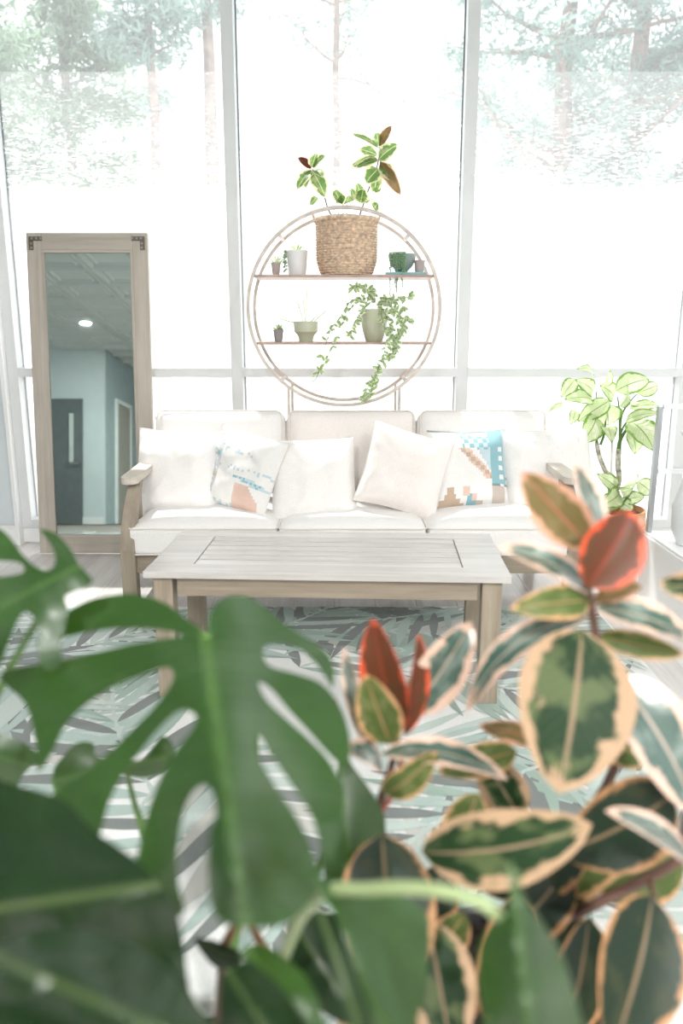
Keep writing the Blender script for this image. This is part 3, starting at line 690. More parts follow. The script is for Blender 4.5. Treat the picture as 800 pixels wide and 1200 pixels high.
lk = [(-20, 862), (8, 862), (36, 876), (46, 890), (30, 905), (20, 925), (38, 935), (40, 945), (0, 945), (-30, 930)]
split_leaf(mon, lk, ((-25, 880), (45, 900)), 1.02, fold=.4, step=9)
ll = [(62, 905), (75, 885), (92, 870), (110, 872), (112, 885), (140, 892), (170, 888), (190, 862), (205, 880), (190, 905), (160, 912), (118, 900), (92, 915), (70, 925)]
split_leaf(mon, ll, ((60, 915), (200, 885)), 1.04, fold=.4, step=9)
lm = [(228, 1100), (250, 1102), (275, 1112), (286, 1122), (268, 1136), (250, 1132), (236, 1116)]
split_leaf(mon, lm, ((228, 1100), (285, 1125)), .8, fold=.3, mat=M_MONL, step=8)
ln_ = [(430, 1060), (462, 1000), (488, 930), (520, 935), (512, 990), (480, 1050), (455, 1085)]
MC = MP + V((0, 0, .24))
for top, Z, mid in (((241, 745), .80, (300, 900, .95)), ((62, 690), .87, (-20, 950, .95)), ((0, 1060), .58, (60, 1240, .72)), ((30, 1100), .5, (110, 1250, .65)), ((268, 1140), .61, (262, 1240, .75)), ((368, 1032), .65, (330, 1130, .82)), ((400, 885), .96, (380, 1000, .98)), ((-20, 885), 1.03, (40, 1050, 1.0)), ((62, 912), 1.05, (120, 1060, 1.0))):
    S(mon, [MC + V((random.uniform(-.03, .03), random.uniform(-.03, .03), 0)), P(*mid), P(top[0], top[1], Z + (.012 if Z > .7 and top[0] > 100 else .045))], .006, .0035, STEM, 'petiole')
S(mon, [MC + V((.05, 0, 0)), P(330, 1130, .76), P(372, 1052, .67), P(430, 1042, .62), P(500, 1042, .58), P(560, 1056, .56), P(592, 1082, .555)], .006, .0045, PALEST, 'petiole')
S(mon, [P(146, 895, 1.1), P(160, 950, 1.08), P(170, 985, 1.05), MC], .003, .006, STEM, 'petiole')
for (x0, y0, x1, y1) in ((262, 1110, 276, 1083), (312, 1116, 294, 1084)):
    pts = [P(x0, y0, .84).lerp(P(x1, y1, .86), k / 14) for k in range(15)]
    obj('aerial_root', tube(pts, [.0065 * (1 if k % 2 else .7) * (1 - .3 * k / 14) for k in range(15)], seg=8), plain('brown_root', (.20, .10, .05), .9, var=.4, scale=120), mon)
    S(mon, [P(x0, y0, .84), P(x0 - 4, 1160, .82), MC], .004, .005, STEMB, 'aerial_root')

FP = V((.22, .93, .009))
fic = empty('rubber_plant', FP, 'variegated rubber plant with cream edged leaves and red new growth', 'plant')
obj('pot', lathe(pot_profile(.12, .155, .28, .008, .006), FP, 40), plain('charcoal_pot', (.05, .05, .055), .5), fic)
obj('soil', lathe([(0, .262), (.04, .268), (.10, .258), (.146, .262), (.146, .24), (0, .24)], FP, 30), SOIL, fic)
FC = FP + V((0, 0, .25))
def fl_(bx, by, bz, tx, ty, tz, wpx, mat, nrm=(0, -1, .45), **k):
    Zm = (bz + tz) / 2; return add_leaf(fic, P(bx, by, bz), P(tx, ty, tz), wpx / F * Zm, mat, nrm=nrm, nu=6, nv=14, **k)
ZF = .92
# upper right cluster
fl_(690, 640, ZF, 611, 553, ZF - .02, 64, M_TAN, (-.2, -1, .1), bow=.06)
fl_(703, 628, ZF + .03, 671, 541, ZF + .05, 42, M_FIC2, (.6, -1, .2), bow=.06)
fl_(688, 688, ZF - .03, 741, 600, ZF - .02, 82, M_RED, (-.2, -1, -.05), bow=.07, cup=.30)
fl_(692, 686, ZF, 752, 604, ZF + .03, 30, M_FIC2, (.9, -.7, .3), bow=.1)
fl_(692, 694, ZF, 582, 641, ZF - .02, 50, M_FIC2, (0, -.6, 1), bow=.10)
fl_(690, 704, ZF, 597, 714, ZF - .05, 46, M_OLV, (0, -1, .5), bow=.12)
fl_(696, 706, ZF, 752, 686, ZF + .02, 30, M_TAN, (0, -.6, 1), bow=.10)
fl_(697, 712, ZF, 812, 752, ZF - .02, 58, M_FIC2, (0, -.5, 1), bow=.10)
fl_(690, 722, ZF + .01, 546, 836, ZF + .02, 46, M_FIC2, (-.25, -.45, 1), bow=.24, cup=.1)
fl_(682, 738, ZF - .02, 654, 930, ZF - .09, 156, M_FIC, (0, -1, .15), bow=.05, cup=.10, wav=.01)
fl_(700, 745, ZF + .03, 802, 768, ZF, 34, M_OLV, (0, -1, .3), bow=.1)
fl_(722, 792, ZF, 815, 955, ZF - .03, 104, M_FIC2, (.35, -.9, .6), bow=.08)
fl_(830, 690, ZF, 772, 684, ZF, 40, M_FIC, (0, -1, .3), bow=.1)
# leaf with folded face below, and around it
fl_(494, 998, ZF - .06, 694, 966, ZF - .10, 98, M_FIC, (0, -1, .35), bow=.16, cup=.05, wav=.012)
fl_(790, 930, ZF, 655, 1000, ZF - .02, 112, M_DRK, (0, -1, .3), bow=.08)
fl_(815, 1022, ZF - .08, 708, 950, ZF - .12, 52, M_FIC2, (0, -.35, 1), bow=.10)
fl_(764, 1050, ZF - .06, 716, 1235, ZF - .14, 126, M_DRK, (0, -1, .2), bow=.05)
fl_(690, 985, ZF + .05, 560, 1040, ZF + .04, 90, M_DRK, (0, -1, .1), bow=.05)
fl_(668, 1010, ZF + .06, 575, 1110, ZF + .02, 80, M_DRK, (0, -1, .3), bow=.1)
fl_(640, 1000, ZF + .10, 650, 1120, ZF + .08, 80, M_DRK, (0, -1, .3), bow=.1)
fl_(560, 930, ZF + .05, 520, 1010, ZF + .04, 60, M_OLV, (0, -1, .3), bow=.1)
fl_(605, 880, ZF + .06, 512, 905, ZF + .04, 44, M_OLV, (0, -1, .6), bow=.12)
fl_(640, 868, ZF + .10, 560, 850, ZF + .1, 30, M_TAN, (0, -1, .6), bow=.1)
fl_(760, 890, ZF + .08, 690, 860, ZF + .08, 46, M_OLV, (0, -1, .4), bow=.1)
fl_(610, 960, ZF + .12, 560, 880, ZF + .12, 60, M_FIC, (0, -1, .4), bow=.1)
fl_(800, 1010, ZF + .1, 700, 1050, ZF + .05, 60, M_OLV, (0, -1, .4), bow=.1)
fl_(660, 1060, ZF + .12, 690, 960, ZF + .12, 70, M_OLV, (0, -1, .4), bow=.1)
# red cluster in the middle
ZR = .98
fl_(612, 1050, ZF + .02, 572, 1200, ZF, 84, M_DRK, (0, -1, .3), bow=.06)
fl_(690, 1075, ZF + .02, 655, 1230, ZF, 80, M_DRK, (.2, -1, .3), bow=.06)
fl_(735, 960, ZF + .06, 640, 1050, ZF + .06, 70, M_OLV, (0, -1, .4), bow=.08)
fl_(466, 860, ZR, 437, 725, ZR - .02, 60, M_RED, (-.3, -1, .0), bow=.05, cup=.3)
fl_(474, 862, ZR, 490, 742, ZR + .01, 36, M_RED, (.6, -.8, .1), bow=.08, cup=.25)
fl_(478, 838, ZR + .02, 552, 728, ZR + .02, 68, M_FIC2, (.25, -1, .3), bow=.07)
fl_(458, 872, ZR - .02, 428, 790, ZR - .04, 58, M_OLV, (-.1, -1, .1), bow=.06)
fl_(436, 880, ZR, 402, 758, ZR + .03, 26, M_FIC2, (-.5, -.8, .5), bow=.06)
fl_(446, 884, ZR - .02, 596, 914, ZR - .05, 44, M_FIC2, (0, -.4, 1), bow=.16)
fl_(448, 900, ZR, 404, 878, ZR - .03, 50, M_FIC2, (0, -.4, 1), bow=.14)
fl_(450, 930, ZR - .02, 512, 880, ZR - .06, 44, M_OLV, (.2, -.9, .4), bow=.14)
fl_(448, 978, ZR - .06, 462, 1190, ZR - .16, 122, M_DRK, (0, -1, .2), bow=.05)
fl_(502, 1080, ZR - .08, 530, 1240, ZR - .14, 92, M_FIC, (0, -1, .2), bow=.05)
fl_(430, 960, ZR + .05, 390, 1000, ZR + .03, 40, M_OLV, (0, -1, .2), bow=.05)
fl_(520, 1015, ZR + .04, 480, 1110, ZR + .02, 70, M_DRK, (0, -1, .3), bow=.08)
fl_(440, 1110, ZR - .1, 400, 1210, ZR - .14, 60, M_FIC, (0, -1, .3), bow=.05)
fl_(545, 1070, ZR, 500, 1130, ZR, 50, M_OLV, (0, -1, .4), bow=.05)
fl_(370, 840, ZR + .1, 395, 820, ZR + .12, 16, M_TAN, (0, -1, .4), bow=.05)
fl_(318, 885, ZR + .1, 328, 855, ZR + .12, 14, M_TAN, (0, -1, .4), bow=.05)
S(fic, [FC + V((0, 0, 0)), P(600, 1080, 1.02), P(720, 900, 1.0), P(700, 760, ZF + .03), P(688, 680, ZF)], .008, .0045, STEMB, 'branch')
S(fic, [FC + V((.02, -.01, 0)), P(640, 1090, 1.0), P(680, 1068, .97), P(775, 1020, .93), P(830, 980, .92)], .008, .006, STEMB, 'branch')
S(fic, [FC + V((-.03, 0, 0)), P(470, 1040, 1.03), P(445, 955, 1.0), P(458, 900, .99), P(466, 860, ZR)], .007, .004, STEMB, 'branch')
S(fic, [P(444, 952, 1.0), P(425, 930, .99), P(404, 906, .98)], .004, .003, STEMB, 'branch')
S(fic, [P(445, 952, 1.0), P(462, 925, .99), P(472, 880, .99)], .0045, .003, STEMR, 'branch')
S(fic, [P(760, 1028, .94), P(766, 1050, .90)], .004, .003, STEMB, 'branch')
S(fic, [P(800, 1000, .93), P(830, 760, .95)], .006, .004, STEMB, 'branch')
for k in range(26):
    a = random.random() * 6.28; r = random.uniform(.02, .13); c = FC + V((r * cos(a), r * sin(a), .02))
    obj('bark_chip', box(c, (.03, .016, .008), .002, Euler((random.random(), random.random(), a)).to_matrix()), plain('bark', (.16, .07, .035), .9, var=.4), fic, False)

# ---------------------------------------------------------------- round shelf unit behind the sofa
RC = V((.012, 0, 1.279)); RR = .478; YF, YK = 3.995, 4.29
shelf = empty('round_shelf_unit', (.012, (YF + YK) / 2, 0), 'round pale wooden two-shelf plant stand behind the sofa', 'shelf')
def ring(y, rx, segs=96): 
    bm = bmesh.new(); prof = [(rx, -.009), (rx, .009), (rx - .016, .009), (rx - .016, -.009)]; rs = []
    for k in range(segs):
        a = 2 * pi * k / segs; rs.append([bm.verts.new((RC.x + r * cos(a), y + d, RC.z + r * sin(a))) for r, d in prof])
    for k in range(segs):
        for q in range(4): bm.faces.new((rs[k][q], rs[k][(q + 1) % 4], rs[(k + 1) % segs][(q + 1) % 4], rs[(k + 1) % segs][q]))
    return bm
obj('front_ring', ring(YF, RR), W_RING, shelf); obj('back_ring', ring(YK, RR), W_RING, shelf)
for z in (1.434, 1.113):
    hw = math.sqrt((RR - .012) ** 2 - (z - RC.z) ** 2)
    obj('shelf_board', box((RC.x, (YF + YK) / 2, z), (hw * 2, YK - YF - .0, .012), .002), W_PINK, shelf, False)
for a in (48, 132, 228, 312):
    obj('cross_bar', box((RC.x + (RR - .008) * cos(R(a)), (YF + YK) / 2, RC.z + (RR - .008) * sin(R(a))), (.018, YK - YF, .012), .002, Matrix.Rotation(-R(a - 90), 3, 'Y')), W_RING, shelf, False)
for X in (-.265, .29):
    for y in (YF, YK): obj('leg', box((X, y, .457), (.014, .016, .896), .002), W_RING, shelf, False)
    obj('foot', box((X, (YF + YK) / 2, .019), (.016, YK - YF, .016), .002), W_RING, shelf, False)
ZU, ZL = 1.4402, 1.1192
def on(px, z, y=4.13):
    c = PY(px, 300, y); return V((c.x, y, z))
def potted(name, label, px, z, prof, mat, y=4.1, cat='plant', soil=True):
    c = on(px, z, y); e = empty(name, c, label, cat)
    obj('pot', lathe(prof, c, 28), mat, e); return e, c
def cluster(e, c, n, L, wd, mat, h, spread=1.0, shape='lance', seed=0, name='leaf'):
    rg = random.Random(seed)
    for k in range(n):
        a = rg.uniform(0, 6.28); el = rg.uniform(.3, 1.3); d = V((cos(a) * cos(el) * spread, sin(a) * cos(el) * spread * .8, sin(el)))
        l = L * rg.uniform(.6, 1.1); add_leaf(e, c + V((0, 0, h)) + d * l * .1, c + V((0, 0, h)) + d * l, wd, mat, nrm=(rg.uniform(-.5, .5), -1, .6), shape=shape, nu=2, nv=5, name=name)
GREYPOT = plain('grey_clay_pot', (.40, .35, .33), .8); WPOT = plain('white_ceramic_pot', (.74, .76, .77), .35); SAGE = plain('sage_green_glaze', (.54, .57, .43), .4); DKG = plain('dark_green_glaze', (.27, .34, .32), .3)
e, c = potted('small_potted_succulent', 'tiny taupe pot of fine green sprigs at the end of the upper round shelf', 323, ZU, pot_profile(.017, .024, .062, .003, .002), GREYPOT, 4.08)
cluster(e, c, 16, .06, .008, M_POT, .05, 1, seed=1, name='sprig')
e, c = potted('white_potted_plant', 'smooth white pot with a trailing grey-green sprig beside the large basket', 348, ZU, pot_profile(.044, .055, .122, .004), WPOT, 4.13)
cluster(e, c, 6, .06, .018, M_POT, .11, 1, seed=2); 
tb2 = bmesh.new()
for k in range(46):
    p = c + V((-.050 - .016 * random.random(), -.04 + .02 * random.random(), .12 - .10 * random.random())); bmesh.ops.create_icosphere(tb2, subdivisions=1, radius=.0055, matrix=Matrix.Translation(p))
obj('trailing_beads', tb2, plain('pearl_green', (.26, .36, .24), .5), e, kind='stuff')
# saucer, green bowl with string of pearls
tr = on(475, ZU, 4.10); o = obj('teal_tray', box(tr + V((0, 0, .008)), (.20, .13, .014), .004), plain('teal_lacquer', (.20, .44, .46), .3)); setprops(o, 'flat pale teal tray under the green bowl on the upper shelf', 'tray')
bz = ZU + .0152
bowl = [(0, 0), (.028, 0), (.03, .008), (.052, .03), (.066, .06), (.07, .088), (.066, .09), (.062, .06), (0, .055)]
c = on(471, bz, 4.11); e = empty('string_of_pearls_bowl', c, 'dark green bowl with trailing string-of-pearls on the teal tray', 'plant')
obj('bowl', lathe(bowl, c, 32), DKG, e)
tb2 = bmesh.new(); rg = random.Random(4)
for k in range(28):
    x0 = rg.uniform(-.062, .012); L = rg.uniform(.04, .11) if rg.random() < .8 else rg.uniform(.16, .24); y0 = -.062 * math.sqrt(max(0.05, 1 - (x0 / .075) ** 2)) - .006
    for q in range(int(L / .0085)):
        bmesh.ops.create_icosphere(tb2, subdivisions=1, radius=.0048, matrix=Matrix.Translation(c + V((x0 + rg.uniform(-.003, .003), y0 - .004 + rg.uniform(-.003, .003), .092 - q * .0085))))
obj('pearl_strands', tb2, plain('bead_green', (.20, .34, .19), .4), e, kind='stuff')
c = on(491.5, bz, 4.09); e = empty('small_grey_planter', c, 'small pinkish grey pot standing on the teal tray beside the green bowl', 'pot'); obj('pot', lathe(pot_profile(.021, .027, .058, .003, .003), c, 28), plain('pink_clay', (.46, .40, .39), .8), e)
obj('soil', lathe([(0, .051), (.022, .051), (.022, .049), (0, .049)], c, 20), SOIL, e)
# lower shelf
e, c = potted('small_potted_cactus', 'tiny grey pot with a spiky succulent at the end of the lower shelf', 324.5, ZL, pot_profile(.019, .026, .06, .003, .002), plain('dark_clay', (.32, .30, .30), .7), 4.08)
cluster(e, c, 14, .045, .012, M_POT, .052, 1, seed=5)
c = on(357.5, ZL, 4.12); e = empty('aloe_bowl', c, 'pale sage green bowl holding a thin spiky aloe', 'plant')
obj('bowl', lathe([(0, 0), (.036, 0), (.038, .02), (.045, .035), (.060, .05), (.064, .10), (.060, .102), (.056, .08), (0, .08)], c, 32), SAGE, e)
for (tx, ty) in ((-14, -42), (2, -52), (-3, -36), (34, -22), (16, -12), (-40, -8)):
    t = c + V((tx * .0045, -.02, .09 - ty * .0045)); add_leaf(e, c + V((tx * .0006, 0, .08)), t, .007, M_POT, nrm=(0, -1, .2), shape='lance', nu=1, nv=8, bow=.10 if abs(tx) > 10 else .02)
c = on(439, ZL, 4.13); pot = empty('pothos_plant', c, 'sage green pot of trailing variegated pothos on the lower shelf', 'plant')
obj('pot', lathe([(0, 0), (.040, 0), (.044, .005), (.058, .05), (.069, .10), (.073, .158), (.070, .161), (.066, .158), (.064, .13), (0, .13)], c, 36), SAGE, pot)
rg = random.Random(9); fb_ = bmesh.new(); fuv = fb_.loops.layers.uv.new('UVMap')
def merge_leaf(*a, **k):
    b_ = leaf_mesh(*a, **k); me = bpy.data.meshes.new('t'); b_.to_mesh(me); b_.free(); fb_.from_mesh(me); bpy.data.meshes.remove(me)
vines = [[(432, 350), (412, 352), (398, 372), (385, 392), (372, 440), (364, 447)], [(430, 348), (408, 365), (392, 400), (378, 430), (368, 440)], [(436, 352), (418, 372), (410, 392)], [(448, 350), (468, 352), (482, 345)], [(446, 350), (462, 365), (472, 385), (462, 400)],
         [(444, 352), (458, 385), (462, 402), (446, 428), (432, 452), (426, 470)], [(450, 352), (470, 360), (478, 378)], [(442, 352), (452, 400), (440, 440), (434, 462)], [(436, 350), (424, 336), (412, 338)], [(446, 350), (462, 400), (464, 412)], [(440, 350), (430, 338)], [(448, 350), (470, 372), (468, 396), (455, 420)]]
for vi, vl in enumerate(vines):
    pts = smooth_path([PY(x, y, 4.11 if k == 0 else 3.955) + V((0, rg.uniform(-.02, .01), 0)) for k, (x, y) in enumerate(vl)], 6)
    obj('vine', tube(pts, .0016, seg=5), STEM, pot)
    for k in range(1, len(pts), 1 if vi not in (0, 1) else 2):
        if vi in (0,) and k > len(pts) * .75: continue
        for _ in range(2):
            p = pts[k]; d = V((rg.uniform(-1, 1), rg.uniform(-.6, .2), rg.uniform(-1.1, .6))).normalized(); l = rg.uniform(.022, .042)
            merge_leaf(p, p + d * l, l * .62, nrm=(rg.uniform(-.6, .6), -1, rg.uniform(-.2, .8)), shape='ficus', nu=2, nv=4)
obj('foliage', fb_, M_POT, pot, kind='stuff')

# woven baskets
def basket(e, c, R0, R1, H_, mat, rows=22, cols=44, rimr=.010):
    seg = cols * 3; nr = rows * 3
    prof = [(0, 0)]
    for j in range(nr + 1):
        t = j / nr; bul = R0 + (R1 - R0) * min(1, t * 3.2) ** .6; prof.append((bul, H_ * t))
    inner = [(R1 - .010, H_), (R1 - .012, H_ * .85), (0, H_ * .85)]
    def fn(k, j):
        if j == 0 or j > nr + 1: return 0
        row = (j - 1) // 3; ph = (k / 3 * pi + (row % 2) * pi); return .0045 * sin(ph) + (.0022 if (j - 1) % 3 == 1 else -.0018) + .0015 * noise.noise(V((k * .7, j * .9, R1)))
    b_ = obj('basket', lathe(prof + inner, c, seg, fn), mat, e)
    pts = [V(c) + V((cos(2 * pi * k / 120) * (R1 + .002 + .003 * (k % 2)), sin(2 * pi * k / 120) * (R1 + .002 + .003 * (k % 2)), H_)) for k in range(120)]
    obj('rim_braid', tube(pts, rimr, seg=8, closed=True), mat, e)
    return b_
BSK = plain('tan_seagrass', (.68, .53, .40), .85, var=.35, scale=60)
c = on(406, ZU, 4.13); bf = empty('basket_potted_plant', c, 'tan woven basket of variegated plants on top of the round shelf', 'plant')
basket(bf, c, .120, .150, .265, BSK)
for s in (-1, 1):
    pts = [c + V((s * (.152 + .018 * sin(pi * k / 10)), -.035 + .007 * k, .255 + .045 * sin(pi * k / 10))) for k in range(11)]; obj('handle', tube(pts, .007, seg=7), BSK, bf)
obj('soil', lathe([(0, .255), (.13, .25), (.13, .24), (0, .24)], c, 24), SOIL, bf)
def q1(x, y): return (340 + x / 5.714, 140 + y / 5.714)
def bl(bx, by, tx, ty, wd, mat=M_BF, y0=4.12, y1=4.08, **k):
    a = PY(*q1(bx, by), y0); t = PY(*q1(tx, ty), y1 + random.uniform(-.05, .05)); add_leaf(bf, a, t, wd / 5.714 * 4.0 / F * 1.5, mat, nrm=(random.uniform(-.3, .3), -1, .3), nu=3, nv=7, **k)
for a in [(590, 270, 725, 165, 75), (600, 300, 690, 410, 80), (590, 330, 500, 430, 90), (590, 330, 560, 500, 70), (590, 270, 430, 330, 40), (580, 240, 460, 200, 60), (590, 190, 400, 95, 30), (590, 180, 575, 80, 60), (580, 260, 400, 320, 50),
          (145, 320, 180, 215, 50), (150, 320, 240, 240, 50), (150, 340, 40, 480, 60), (150, 350, 240, 530, 80), (160, 340, 220, 390, 60), (130, 330, 100, 470, 40), (180, 520, 130, 580, 40), (350, 560, 290, 470, 60), (370, 560, 390, 500, 60), (420, 540, 400, 460, 50), (470, 560, 490, 460, 80), (520, 560, 545, 540, 50), (480, 520, 440, 420, 50), (560, 480, 610, 460, 40), (350, 570, 350, 500, 60), (560, 600, 590, 560, 60)]: bl(*a)
bl(600, 280, 740, 510, 60, M_TAN); bl(595, 180, 680, 40, 45, M_TAN); bl(140, 330, 50, 255, 40, M_RED)
cs = c + V((0, 0, .25))
S(bf, [cs + V((.05, 0, 0)), PY(*q1(520, 480), 4.12), PY(*q1(585, 300), 4.12), PY(*q1(595, 185), 4.12)], .004, .0022, STEMB)
S(bf, [cs + V((-.05, 0, 0)), PY(*q1(250, 590), 4.12), PY(*q1(200, 400), 4.12), PY(*q1(145, 330), 4.12)], .004, .0022, STEMB)
for (x, y) in ((265, 480), (300, 480), (345, 500), (440, 540), (460, 560), (380, 520)): S(bf, [cs + V(((x - 380) * .0004, -.02, 0)), PY(*q1(x, y), 4.1)], .002, .0012, STEM)

# ---------------------------------------------------------------- tall plant by the window at right
DC = V((1.30, 3.74, .0))
die = empty('dieffenbachia_plant', DC, 'tall cream and green leafed plant in a woven basket right of the sofa', 'plant')
basket(die, DC, .135, .165, .26, plain('pale_seagrass', (.62, .47, .34), .85, var=.3, scale=60), rows=24, cols=48)
obj('rim_band', lathe([(.166, .262), (.170, .265), (.170, .335), (.160, .338), (.158, .30), (0, .30)], DC, 44), plain('orange_tan_band', (.55, .27, .12), .6, var=.15), die)
obj('soil', lathe([(0, .315), (.155, .312), (.155, .30), (0, .30)], DC, 24), SOIL, die)
def q2(x, y): return (620 + x / 4.444, 420 + y / 4.444)
def dl(bx, by, tx, ty, wd, y0=3.74, y1=3.66, mat=M_DIE):
    rj = random.uniform(-.10, .12); add_leaf(die, PY(*q2(bx, by), y0), PY(*q2(tx, ty), y1 + rj), wd / 4.444 * 3.75 / F * 1.35, mat, nrm=(random.uniform(-.4, .4), -1, random.uniform(.1, .9)), nu=4, nv=9, bow=.14, shape='oval', wav=.02)
for a in [(238, 110, 165, 205, 60), (330, 180, 235, 110, 65), (325, 85, 245, 55, 38), (350, 170, 420, 60, 60), (330, 220, 180, 215, 75), (180, 235, 95, 280, 22), (420, 220, 250, 330, 75), (350, 300, 265, 445, 100), (240, 270, 215, 345, 42), (440, 200, 365, 140, 75), (450, 170, 625, 110, 95), (400, 240, 410, 350, 110),
          (560, 180, 670, 140, 60), (520, 220, 650, 200, 50), (520, 260, 680, 250, 48), (500, 330, 690, 285, 50), (530, 330, 655, 490, 115), (520, 370, 550, 500, 85), (400, 360, 430, 440, 60), (460, 680, 350, 600, 60), (470, 700, 375, 770, 85), (480, 670, 560, 600, 42), (560, 640, 640, 705, 72), (480, 690, 540, 680, 50), (500, 740, 600, 720, 60), (450, 720, 400, 800, 85), (250, 395, 225, 435, 40), (470, 250, 500, 140, 60), (460, 740, 540, 790, 60)]: dl(*a)
def q2p(x, y, yy=3.74): return PY(*q2(x, y), yy)
TRK = plain('banded_cane', (.42, .40, .33), .7, var=.6, scale=45)
S(die, [DC + V((0, 0, .31)), q2p(465, 640), q2p(462, 560), q2p(465, 470)], .014, .013, TRK, 'cane')
S(die, [DC + V((-.03, 0, .31)), q2p(440, 640), q2p(395, 585), q2p(362, 500), q2p(350, 440)], .013, .010, TRK, 'cane')
S(die, [DC + V((-.02, .0, .31)), q2p(425, 600), q2p(430, 380)], .006, .006, plain('white_stake', (.7, .7, .66), .5), 'stake')
for pts, r in (([(465, 475), (475, 420), (520, 350)], .012), ([(520, 350), (560, 290), (600, 250)], .006), ([(470, 420), (480, 300), (520, 230), (560, 185)], .006), ([(470, 400), (470, 300), (460, 200)], .006), ([(350, 445), (350, 380), (335, 300), (330, 220)], .007), ([(370, 450), (388, 400), (395, 350), (400, 250)], .007), ([(350, 380), (345, 250), (350, 170)], .005), ([(335, 300), (300, 200), (238, 120)], .004), ([(470, 400), (500, 340), (530, 330)], .006)):
    S(die, [q2p(*p) for p in pts], r, r * .5, STEM, 'petiole')
for (x, y) in ((540, 690), (560, 645), (470, 690), (480, 740)): S(die, [DC + V((.02, -.03, .31)), q2p(x, y, 3.72)], .004, .002, STEM, 'petiole')

# ---------------------------------------------------------------- white display rack at far right
RK = V((1.335, 3.38, 0)); LACQ = plain('white_lacquer', (.93, .93, .93), .35, var=.01); ALU = plain('grey_rack_metal', (.45, .47, .49), .35, .6)
rk = empty('display_rack', (1.75, 2.95, 0), 'white open rack with grey metal posts on a low white base', 'rack')
def rp_(n, c, s, m, bev=.003): return obj(n, box(c, s, bev), m, rk, False)
rp_('base', (RK.x + .36, 2.97, .158), (.72, .84, .29), LACQ, .006); rp_('base_plinth', (RK.x + .36, 2.97, .010), (.68, .80, .018), GREYPOT, 0)
rp_('base_rim', (RK.x + .015, 2.97, .308), (.02, .83, .012), LACQ); rp_('base_rim', (RK.x + .36, 3.375, .308), (.70, .02, .012), LACQ)
for (x, y) in ((RK.x + .018, 3.365), (RK.x + .70, 3.365), (RK.x + .70, 2.58)): rp_('post', (x, y, .59), (.020, .030, .55), ALU)
for z in (.585, .865): rp_('shelf_rail', (RK.x + .36, 3.365, z), (.66, .022, .020), LACQ)
rp_('shelf_board', (RK.x + .52, 3.0, .865), (.36, .72, .016), LACQ)
v = obj('white_vase', lathe([(0, 0), (.06, 0), (.085, .06), (.09, .16), (.065, .25), (.05, .33), (.06, .42), (.085, .47), (.082, .475), (.055, .42), (.04, .33), (0, .30)], (RK.x + .135, 3.20, .305), 40), WPOT)
setprops(v, 'tall white curved vase standing on the base of the white rack', 'vase')

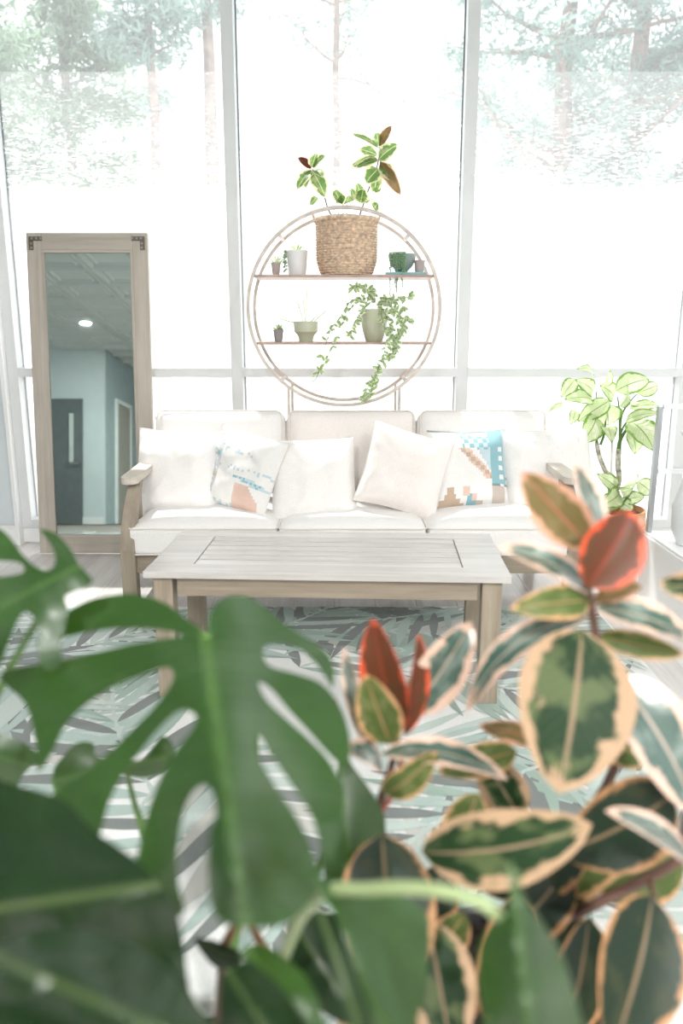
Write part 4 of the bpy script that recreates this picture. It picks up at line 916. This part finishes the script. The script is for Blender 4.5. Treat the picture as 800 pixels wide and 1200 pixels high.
# ---------------------------------------------------------------- trees outside
BARK = plain('pine_bark', (.36, .27, .24), .9, var=.3, scale=6); NEED = []
def needle_mat(name, col):
    k = NT(name); k.b.inputs['Base Color'].default_value = (*col, 1); k.b.inputs['Roughness'].default_value = .7
    tr_ = k.n('ShaderNodeBsdfTranslucent'); tr_.inputs[0].default_value = (*col, 1); m_ = k.n('ShaderNodeMixShader'); m_.inputs[0].default_value = .4
    k.l(k.b.outputs[0], m_.inputs[1]); k.l(tr_.outputs[0], m_.inputs[2]); k.l(m_.outputs[0], k.o.inputs[0]); return k.m
NM = [needle_mat('pine_needles', (.30, .42, .30)), needle_mat('blue_pine_needles', (.34, .46, .42))]
def tree(x, y, h, r, z0, crown, seed, label, mi=0, nb=26, dens=55, fork=False, lean=0):
    rg = random.Random(seed); e = empty('pine_tree', (x, y, -.3), label, 'tree'); tb_ = bmesh.new(); nd = bmesh.new()
    def needle(p, s):
        for _ in range(3):
            a = V((rg.gauss(0, 1), rg.gauss(0, 1), rg.gauss(0, .7))); a.normalize(); b_ = a.cross(V((rg.gauss(0, 1), rg.gauss(0, 1), 1))).normalized() * s * .16
            nd.faces.new([nd.verts.new(p + b_), nd.verts.new(p - b_), nd.verts.new(p + a * s)])
    trunks = [0] if not fork else [-.5, .6]
    for tk in trunks:
        tp_ = [V((x + lean * k / 10 + tk * min(1, k / 4) + .12 * noise.noise(V((seed, k * .5, tk))), y, -.3 + h * k / 10)) for k in range(11)]
        add_tube(tb_, tp_, [r * (1 - .75 * k / 10) for k in range(11)], seg=8)
        for k in range(nb):
            t = rg.uniform(z0, 1); i = min(9, int(t * 10)); p = tp_[i].lerp(tp_[i + 1], t * 10 - i); a = rg.uniform(0, 6.28); L = crown * (1.15 - .6 * t) * rg.uniform(.5, 1.1)
            pts = [p]; d = V((cos(a), sin(a) * .8, rg.uniform(-.05, .5)))
            for q in range(6): d = (d + V((rg.gauss(0, .15), rg.gauss(0, .15), rg.gauss(.02, .1)))).normalized(); pts.append(pts[-1] + d * L / 6)
            add_tube(tb_, pts, [.05 * r / .2 * (1 - .8 * q / 6) for q in range(7)], seg=4)
            for q in range(2, 7):
                d2 = V((rg.gauss(0, 1), rg.gauss(0, 1), rg.gauss(.1, .5))).normalized(); e2 = pts[q] + d2 * L * .28
                add_tube(tb_, [pts[q], pts[q].lerp(e2, .5) + V((0, 0, .05)), e2], [.018, .012, .005], seg=3)
                for _ in range(dens):
                    c_ = pts[q].lerp(e2, rg.random()); needle(c_ + V((rg.gauss(0, .17), rg.gauss(0, .17), rg.gauss(0, .10))), rg.uniform(.08, .17))
    obj('trunk', tb_, BARK, e); obj.recalc = False; obj('foliage', nd, NM[mi], e, False, kind='stuff'); obj.recalc = True
TG = 'trees beyond the window'
for t in [(-5.6, 12.2, 8.5, .22, .38, 1.9, 1, 'dense pine with reddish trunk outside the first window pane', 0, 30, 60), (-4.3, 13.5, 9, .12, .38, 1.6, 2, 'slim bushy pine just right of the reddish trunked pine', 0, 24, 55), (-2.75, 12.5, 9, .11, .45, 1.0, 3, 'thin bare-stemmed pine with sparse tufts behind the first pane', 1, 14, 30),
          (-2.0, 13.2, 9, .16, .62, .9, 4, 'straight bare trunk standing right behind the left mullion', 1, 8, 20), (-.1, 14, 9, .10, .5, 2.1, 5, 'pale sparse tree with thin branches behind the middle pane', 1, 16, 10), (4.0, 13.5, 9, .24, .33, 2.9, 6, 'wide spreading pine with forked trunk behind the right pane', 1, 34, 42, True), (-7.4, 13, 9, .2, .4, 1.9, 7, 'dense pine at the edge of the view outside the first pane', 0, 26, 55), (7.4, 14, 9, .2, .35, 2.2, 8, 'full pine crown outside, farthest toward the white rack', 1, 22, 45)]:
    tree(*t)
    bpy.data.objects[[o.name for o in COL.objects if o.name.startswith('pine_tree')][-1]]['group'] = TG
